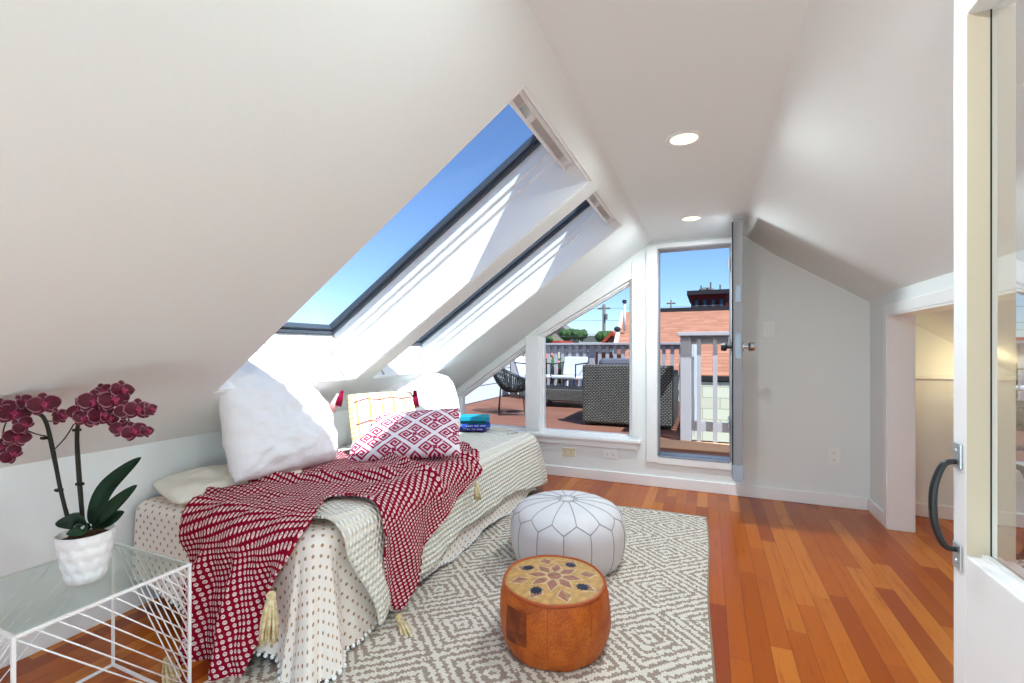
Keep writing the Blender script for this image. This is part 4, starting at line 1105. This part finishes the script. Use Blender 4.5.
# white chairs and planters by the far rail
def deck_chair(x, y, label, rz):
    t = thing('white_chair', label, 'chair', (x, y, DZ), 'white deck chairs')
    ca, sa = cos(rz), sin(rz)
    def R_(b): b.v = [(x + v[0] * ca - v[1] * sa, y + v[0] * sa + v[1] * ca, DZ + v[2]) for v in b.v]; return b
    R_(MB().hexa([(-.22, -.2, .36), (.22, -.2, .36), (.22, .22, .34), (-.22, .22, .34), (-.22, -.2, .42), (.22, -.2, .42), (.22, .22, .40), (-.22, .22, .40)])).build('seat', M['white_wood'], t, bevel=.02)
    R_(MB().hexa([(-.22, .2, .40), (.22, .2, .40), (.22, .25, .40), (-.22, .25, .40), (-.22, .28, .72), (.22, .28, .72), (.22, .33, .72), (-.22, .33, .72)])).build('backrest', M['white_wood'], t, bevel=.02)
    for sx in (-1, 1):
        for sy in (-.17, .2): R_(MB().tube([(sx * .19, sy, 0), (sx * .19, sy, .37)], .012, 8)).build('leg', M['black_metal'], t)
        R_(MB().tube([(sx * .23, -.18, .40), (sx * .23, -.18, .60), (sx * .23, .29, .62)], .012, 8)).build('arm', M['black_metal'], t)
deck_chair(-2.72, 7.45, 'white deck chair facing sideways at the left end of the rail', 1.2)
deck_chair(-2.16, 7.5, 'white deck chair in front of the rail pickets, beside the sofa back', -.2)
def blob(b, c, r, seed, amp=.22, seg=22, rings=14, fr=2.2):
    c = Vector(c); vs0 = len(b.v); b.ball(c, r, seg, rings)
    for i in range(vs0, len(b.v)):
        d = Vector(b.v[i]) - c; k = 1 + amp * noise.noise(d * (fr / max(.001, d.length)) + Vector((seed, 0, 0))) + amp * .7 * noise.noise(d * (3.1 * fr / max(.001, d.length)) + Vector((0, seed, 0)))
        b.v[i] = tuple(c + d * k)
pl = thing('planter', 'planter of coral flowers by the far deck railing', 'planter', (-3.0, 8.45, .2))
b = MB(); b.box(-3.35, -2.5, 8.3, 8.6, -.2, .45); b.build('box', M['white_wood'], pl)
b = MB()
for k in range(6): blob(b, (-3.3 + k * .16, 8.45, .62 + .1 * (k % 2)), .22, k, .3)
b.build('foliage', M['foliage'], pl, smooth=True)
b = MB()
for k in range(46): b.ball((-3.35 + .9 * random.random(), 8.2 + .2 * random.random(), .5 + .5 * random.random()), .035, 6, 4)
fb = b.build('blossoms', M['bloom'], pl, smooth=True); fb['kind'] = 'stuff'

# ------------------------------------------------------------------ neighbourhood
b = MB(); b.box(-160, 160, YF + .3, 260, -6.1, -6); tag(b.build('ground', M['asphalt'], base=(0, 40, -6)), 'street ground far below the deck', 'ground', **ST)
def P2(u, Y): r = ray(u, 349); k = Y / r.y; return r.x * k
def zt_(u, v, Y): return aty(u, v, Y).z
# neighbour with cream brick wall and long terracotta roof
nb = thing('neighbour_house', 'cream brick neighbour with a long terracotta shingle roof', 'building', (2, 12, -6))
yb0, yb1 = 9.2, 17.
zw = zt_(715, 381, yb0); zr_ = zt_(690, 311, yb1)
b = MB(); b.box(-1.7, 9, yb0, yb1 + 4, -6, zw); b.build('wall', M['brick'], nb)
b = MB(); b.hexa([(-1.78, yb0, zw - .02), (9.2, yb0, zw - .02), (9.2, yb1, zr_ - .12), (-1.78, yb1, zr_ - .12), (-1.78, yb0, zw + .10), (9.2, yb0, zw + .10), (9.2, yb1, zr_), (-1.78, yb1, zr_)])
b.build('roof', M['shingle'], nb)
b = MB(); b.box(-1.78, 9.2, yb0 - .03, yb0 - .001, zw + .0, zw + .09); b.build('gutter', M['darkroof'], nb)
b = MB(); b.box(-1.78, 9.2, yb1 - .1, yb1 + .2, zr_ - .05, zr_ + .12); b.build('ridge', M['darkroof'], nb)
# roof walkway steps seen beside the post
# dark red rooftop building
Yr = 34.; x0, x1 = P2(691, Yr), P2(727, Yr); z0, z1 = zt_(700, 318, Yr), zt_(700, 295, Yr)
rb = thing('red_house', 'dark red flat-roofed house on the skyline above the terracotta roof', 'building', ((x0 + x1) / 2, Yr + 3, -6))
b = MB(); b.box(x0, x1, Yr, Yr + 6, -6, z1); b.build('wall', M['darkred'], rb)
b = MB(); b.box(x0 - .25, x1 + .3, Yr - .4, Yr + 6.2, z1, z1 + .28); b.build('roof', M['darkroof'], rb)
wv = (z1 - z0)
for k in range(4):
    a = x0 + (x1 - x0) * (.08 + .23 * k); b = MB(); b.box(a, a + (x1 - x0) * .16, Yr - .12, Yr + .02, z1 - wv * .62, z1 - wv * .2)
    fr = b.build('window', M['darkroof'], rb); b = MB(); b.box(a + .1, a + (x1 - x0) * .16 - .1, Yr - .15, Yr - .121, z1 - wv * .58, z1 - wv * .24); b.build('pane', M['winglass'], fr)
b = MB(); b.ball((x0 + 1.0, Yr + 1, z1 + .4), (.55, .4, .25), 12, 6); b.build('roof_vent', M['greyroof'], rb, smooth=True)
b = MB(); b.box(x0 - .1, x1 + .1, Yr - .22, Yr - .13, z1 - wv * .78, z1 - wv * .68); b.build('trim_band', M['redroof'], rb)
for k in range(3):
    b = MB(); xx = x1 - .4 - k * .6; b.tube([(xx, Yr + .5, z1 + .28), (xx, Yr + .5, z1 + .7 + .2 * (k % 2))], .06, 6); b.build('flue', M['greyroof'], rb)
Yr2 = 42.; x2, x3 = P2(724, Yr2), P2(740, Yr2)
rb2 = thing('tan_house', 'small grey-brown house right of the dark red house', 'building', ((x2 + x3) / 2, Yr2 + 2, -6))
b = MB(); b.box(x2, x3, Yr2, Yr2 + 5, -6, zt_(728, 301, Yr2)); b.build('wall', M['brownshingle'], rb2)
b = MB(); b.box(x2 - .2, x3 + .2, Yr2 - .2, Yr2 + 5.2, zt_(728, 301, Yr2), zt_(728, 301, Yr2) + .25); b.build('roof', M['darkroof'], rb2)
# terracotta gabled roof with white pipe at the right of the large window
Yg = 12.5; gx0, gx1 = P2(619, Yg), P2(633, Yg); ze, zp = zt_(620, 343, Yg), zt_(628, 316, Yg + 2.6)
gh = thing('gabled_house', 'orange shingled roof slope with a tall white vent pipe', 'building', ((gx0 + gx1) / 2, Yg + 2, -6))
b = MB(); b.box(gx0 + .05, gx1, Yg, Yg + 3, -6, ze); b.build('wall', M['salmon'], gh)
b = MB(); b.hexa([(gx0 - .05, Yg - .2, ze - .3), (gx1, Yg - .2, ze - .3), (gx1, Yg + 2.6, zp), (gx0 - .32, Yg + 2.6, zp), (gx0 - .05, Yg - .2, ze - .15), (gx1, Yg - .2, ze - .15), (gx1, Yg + 2.6, zp + .12), (gx0 - .32, Yg + 2.6, zp + .12)]); b.build('roof', M['shingle'], gh)
b = MB(); b.hexa([(gx0 - .12, Yg - .25, ze - .32), (gx0 - .02, Yg - .25, ze - .32), (gx0 - .28, Yg + 2.6, zp - .02), (gx0 - .38, Yg + 2.6, zp - .02), (gx0 - .12, Yg - .25, ze - .1), (gx0 - .02, Yg - .25, ze - .1), (gx0 - .28, Yg + 2.6, zp + .17), (gx0 - .38, Yg + 2.6, zp + .17)]); b.build('barge_board', M['white_wood'], gh)
px, py = P2(624.5, Yg + .8), Yg + .8
b = MB(); b.tube([(px, py, zt_(624, 331, py)), (px, py, zt_(624, 302, py))], .035, 10); b.build('vent_pipe', M['white_wood'], gh, smooth=True)
b = MB(); b.tube([(px, py, zt_(624, 303, py)), (px, py, zt_(624, 300, py))], .06, 10); lab(b.build('pipe_cap', M['darkroof'], gh), 'dark rain cap')
b = MB(); b.ball((px - .2, py, zt_(624, 329, py)), (.1, .1, .08), 10, 6); lab(b.build('vent_hood', M['darkroof'], gh, smooth=True), 'dark mushroom vent')
# further houses
def house(name, label, u0, u1, vt, Y, wall, roof, gable=False, rv=None, nwin=2, cat='building', dep=2.6, bev=0):
    xa, xb = P2(u0, Y), P2(u1, Y); zt2 = zt_((u0 + u1) / 2, vt, Y)
    t = thing(name, label, cat, ((xa + xb) / 2, Y + dep / 2, -6), 'houses beyond the deck')
    b = MB(); b.box(xa, xb, Y, Y + dep, -6, zt2); b.build('wall', M[wall], t)
    if gable:
        zr2 = zt_((u0 + u1) / 2, rv, Y); xm = (xa + xb) / 2
        b = MB(); b.prism([(xa, zt2), (xb, zt2), (xm, zr2)], lambda u, v, w: (u, w, v), Y, Y + dep - .1); b.build('gable', M[wall], t)
        b = MB()
        for (p, q_) in (((xa - .3, zt2 - .25), (xm, zr2)), ((xb + .3, zt2 - .25), (xm, zr2))):
            b.hexa([(p[0], Y - .3, p[1]), (q_[0], Y - .3, q_[1]), (q_[0], Y + dep, q_[1]), (p[0], Y + dep, p[1]), (p[0], Y - .3, p[1] + .2), (q_[0], Y - .3, q_[1] + .2), (q_[0], Y + dep, q_[1] + .2), (p[0], Y + dep, p[1] + .2)])
        b.build('roof', M[roof], t)
    else:
        b = MB(); b.box(xa - .2, xb + .2, Y - .2, Y + dep + .2, zt2, zt2 + .25); b.build('roof', M[roof], t)
    for k in range(nwin):
        a = lerp(xa, xb, (k + .6) / (nwin + .4)); ww = (xb - xa) / (nwin + 1) * .28
        for dz_ in (1.2, 3.4):
            b = MB(); b.box(a - ww, a + ww, Y - .1, Y + .02, zt2 - dz_ - .6, zt2 - dz_ + .4); f_ = b.build('window', M['white_wood'], t)
            b = MB(); b.box(a - ww * .8, a + ww * .8, Y - .13, Y - .101, zt2 - dz_ - .52, zt2 - dz_ + .32); b.build('pane', M['winglass'], f_)
house('far_house', 'pale gabled house behind the bushy trees left of the pole', 546, 573, 337, 46, 'tan_house', 'greyroof', True, 325)
house('far_house', 'cream flat-roofed house between the two rounded trees', 580, 600, 336, 40, 'cream', 'offwhite')
house('far_house', 'white house whose front shows between the far pickets', 560, 592, 352, 20, 'offwhite', 'greyroof', nwin=3)
house('far_house', 'cream house low behind the left end of the far railing', 512, 557, 345, 26, 'cream', 'redroof', nwin=4)
house('far_house', 'small red-roofed house beside the orange shingled roof', 608, 618, 341, 24, 'salmon', 'redroof', True, 335, nwin=1)
house('far_house', 'salmon house low behind the middle of the far railing', 592, 618, 352, 17, 'salmon', 'greyroof', nwin=3)
house('far_house', 'dark-roofed long house on the skyline left of the red house', 640, 692, 313, 42, 'fawn', 'darkroof', nwin=3)
house('far_house', 'pale house at the far left behind the string chair', 470, 512, 347, 32, 'offwhite', 'greyroof', nwin=3)
# trees
def tree(u, v, rpx, Y, label, seed, zs=1.05):
    x = P2(u, Y); z = zt_(u, v, Y); f = Y / ray(u, 349).y; r = rpx / FOC * f
    t = thing('tree', label, 'tree', (x, Y, -6), 'street trees')
    b = MB(); b.tube([(x, Y, -6), (x, Y, z)], [r * .12, r * .06], 8); b.build('trunk', M['polewood'], t)
    b = MB()
    for k in range(5):
        blob(b, (x + r * .55 * sin(k * 2.5 + seed), Y + r * .3 * cos(k * 3.1), z + r * .16 * cos(k * 1.7)), (r * .62, r * .6, r * zs * .62), seed + k, .28, 24, 16, 3.)
    b.build('crown', M['foliage'], t, smooth=True)
tree(567, 335, 7.5, 36, 'bushy tree at the left, before the gabled house', 1.)
tree(579, 335, 7, 33, 'rounded tree just left of the utility pole', 4.)
tree(604, 337, 7.5, 31, 'dark round tree at the foot of the utility pole', 8.)
tree(549, 340, 4, 23.5, 'small shrubby tree at the left edge of the large window', 12.)
# poles and wires
def pole(u, v0, v1, Y, label, w=.13, arm=1.3, grp='utility poles'):
    x = P2(u, Y); zt2 = zt_(u, v1, Y)
    t = thing('utility_pole', label, 'utility pole', (x, Y, -6), grp)
    b = MB(); b.tube([(x, Y, -6), (x, Y, zt2)], [w * 1.25, w], 10); b.build('post', M['polewood'], t, smooth=True)
    if arm:
        b = MB(); b.box(x - arm, x + arm, Y - .1, Y + .1, zt2 - .75, zt2 - .5); b.build('crossarm', M['polewood'], t)
        for k in (-.9, -.4, .4, .9):
            b = MB(); b.tube([(x + k * arm, Y, zt2 - .5), (x + k * arm, Y, zt2 - .2)], .07, 8); b.build('insulator', M['offwhite'], t)
        b = MB(); b.tube([(x + .4, Y - .2, zt2 - 2.4), (x + .4, Y - .2, zt2 - 1.5)], .22, 10); b.build('transformer', M['greyroof'], t)
    return Vector((x, Y, zt2 - .3))
pa = pole(604, 340, 304.5, 72, 'tall wooden utility pole with a crossarm seen in the large window', .24, .95)
pb = pole(671, 315, 300, 90, 'distant utility pole above the terracotta roof', .14, .8)
def wire(p, q_, sag, label):
    b = MB(); b.tube([Vector(p).lerp(Vector(q_), k / 20) - Z * sag * 4 * (k / 20) * (1 - k / 20) for k in range(21)], .014, 4)
    tag(b.build('power_line', M['greyroof']), label, 'wire', 'overhead wires')
for k, (va, vb, du) in enumerate(((304, 305, 0), (315, 318, 1), (326, 328, 2), (331, 333, 3))):
    wire(aty(470, va + 4, 31), aty(720, vb, 31), .15, ('topmost overhead wire at the head of the pole', 'second overhead wire below the crossarm', 'third overhead wire, level with the pipe', 'lowest overhead wire, just over the tree tops')[k])

# ------------------------------------------------------------------ light
w = bpy.data.worlds.new('World'); sc.world = w; w.use_nodes = True
nt = w.node_tree; bg = nt.nodes['Background']; sk = nt.nodes.new('ShaderNodeTexSky'); sk.sky_type = 'NISHITA'
Ld = Vector((-.57, .37, -1)).normalized()
sk.sun_disc = False; sk.sun_elevation = math.asin(-Ld.z); sk.sun_rotation = math.atan2(-Ld.x, -Ld.y); sk.altitude = 50; sk.air_density = 1.; sk.dust_density = .25; sk.ozone_density = 3.
tn = nt.nodes.new('ShaderNodeMix'); tn.data_type = 'RGBA'; tn.blend_type = 'MULTIPLY'; tn.inputs[0].default_value = 1; tn.inputs[7].default_value = (.82, 1.02, 1.28, 1)
nt.links.new(sk.outputs[0], tn.inputs[6]); nt.links.new(tn.outputs[2], bg.inputs[0]); bg.inputs[1].default_value = .090
s_ = bpy.data.lights.new('sun', 'SUN'); s_.energy = 5.6; s_.angle = .009; s_.color = (.82, .99, 1.08)
so_ = bpy.data.objects.new('sun', s_); C.objects.link(so_); so_.rotation_euler = Ld.to_track_quat('-Z', 'Y').to_euler(); so_.location = (5, -3, 9)

vs = sc.view_settings
vs.view_transform = 'Standard'; vs.look = 'None'; vs.gamma = 1; vs.use_curve_mapping = False; vs.exposure = .82
cy = sc.cycles
cy.max_bounces = 14; cy.diffuse_bounces = 10; cy.glossy_bounces = 4; cy.transparent_max_bounces = 16; cy.sample_clamp_indirect = 6; cy.caustics_reflective = False; cy.caustics_refractive = False
cy.use_denoising = True
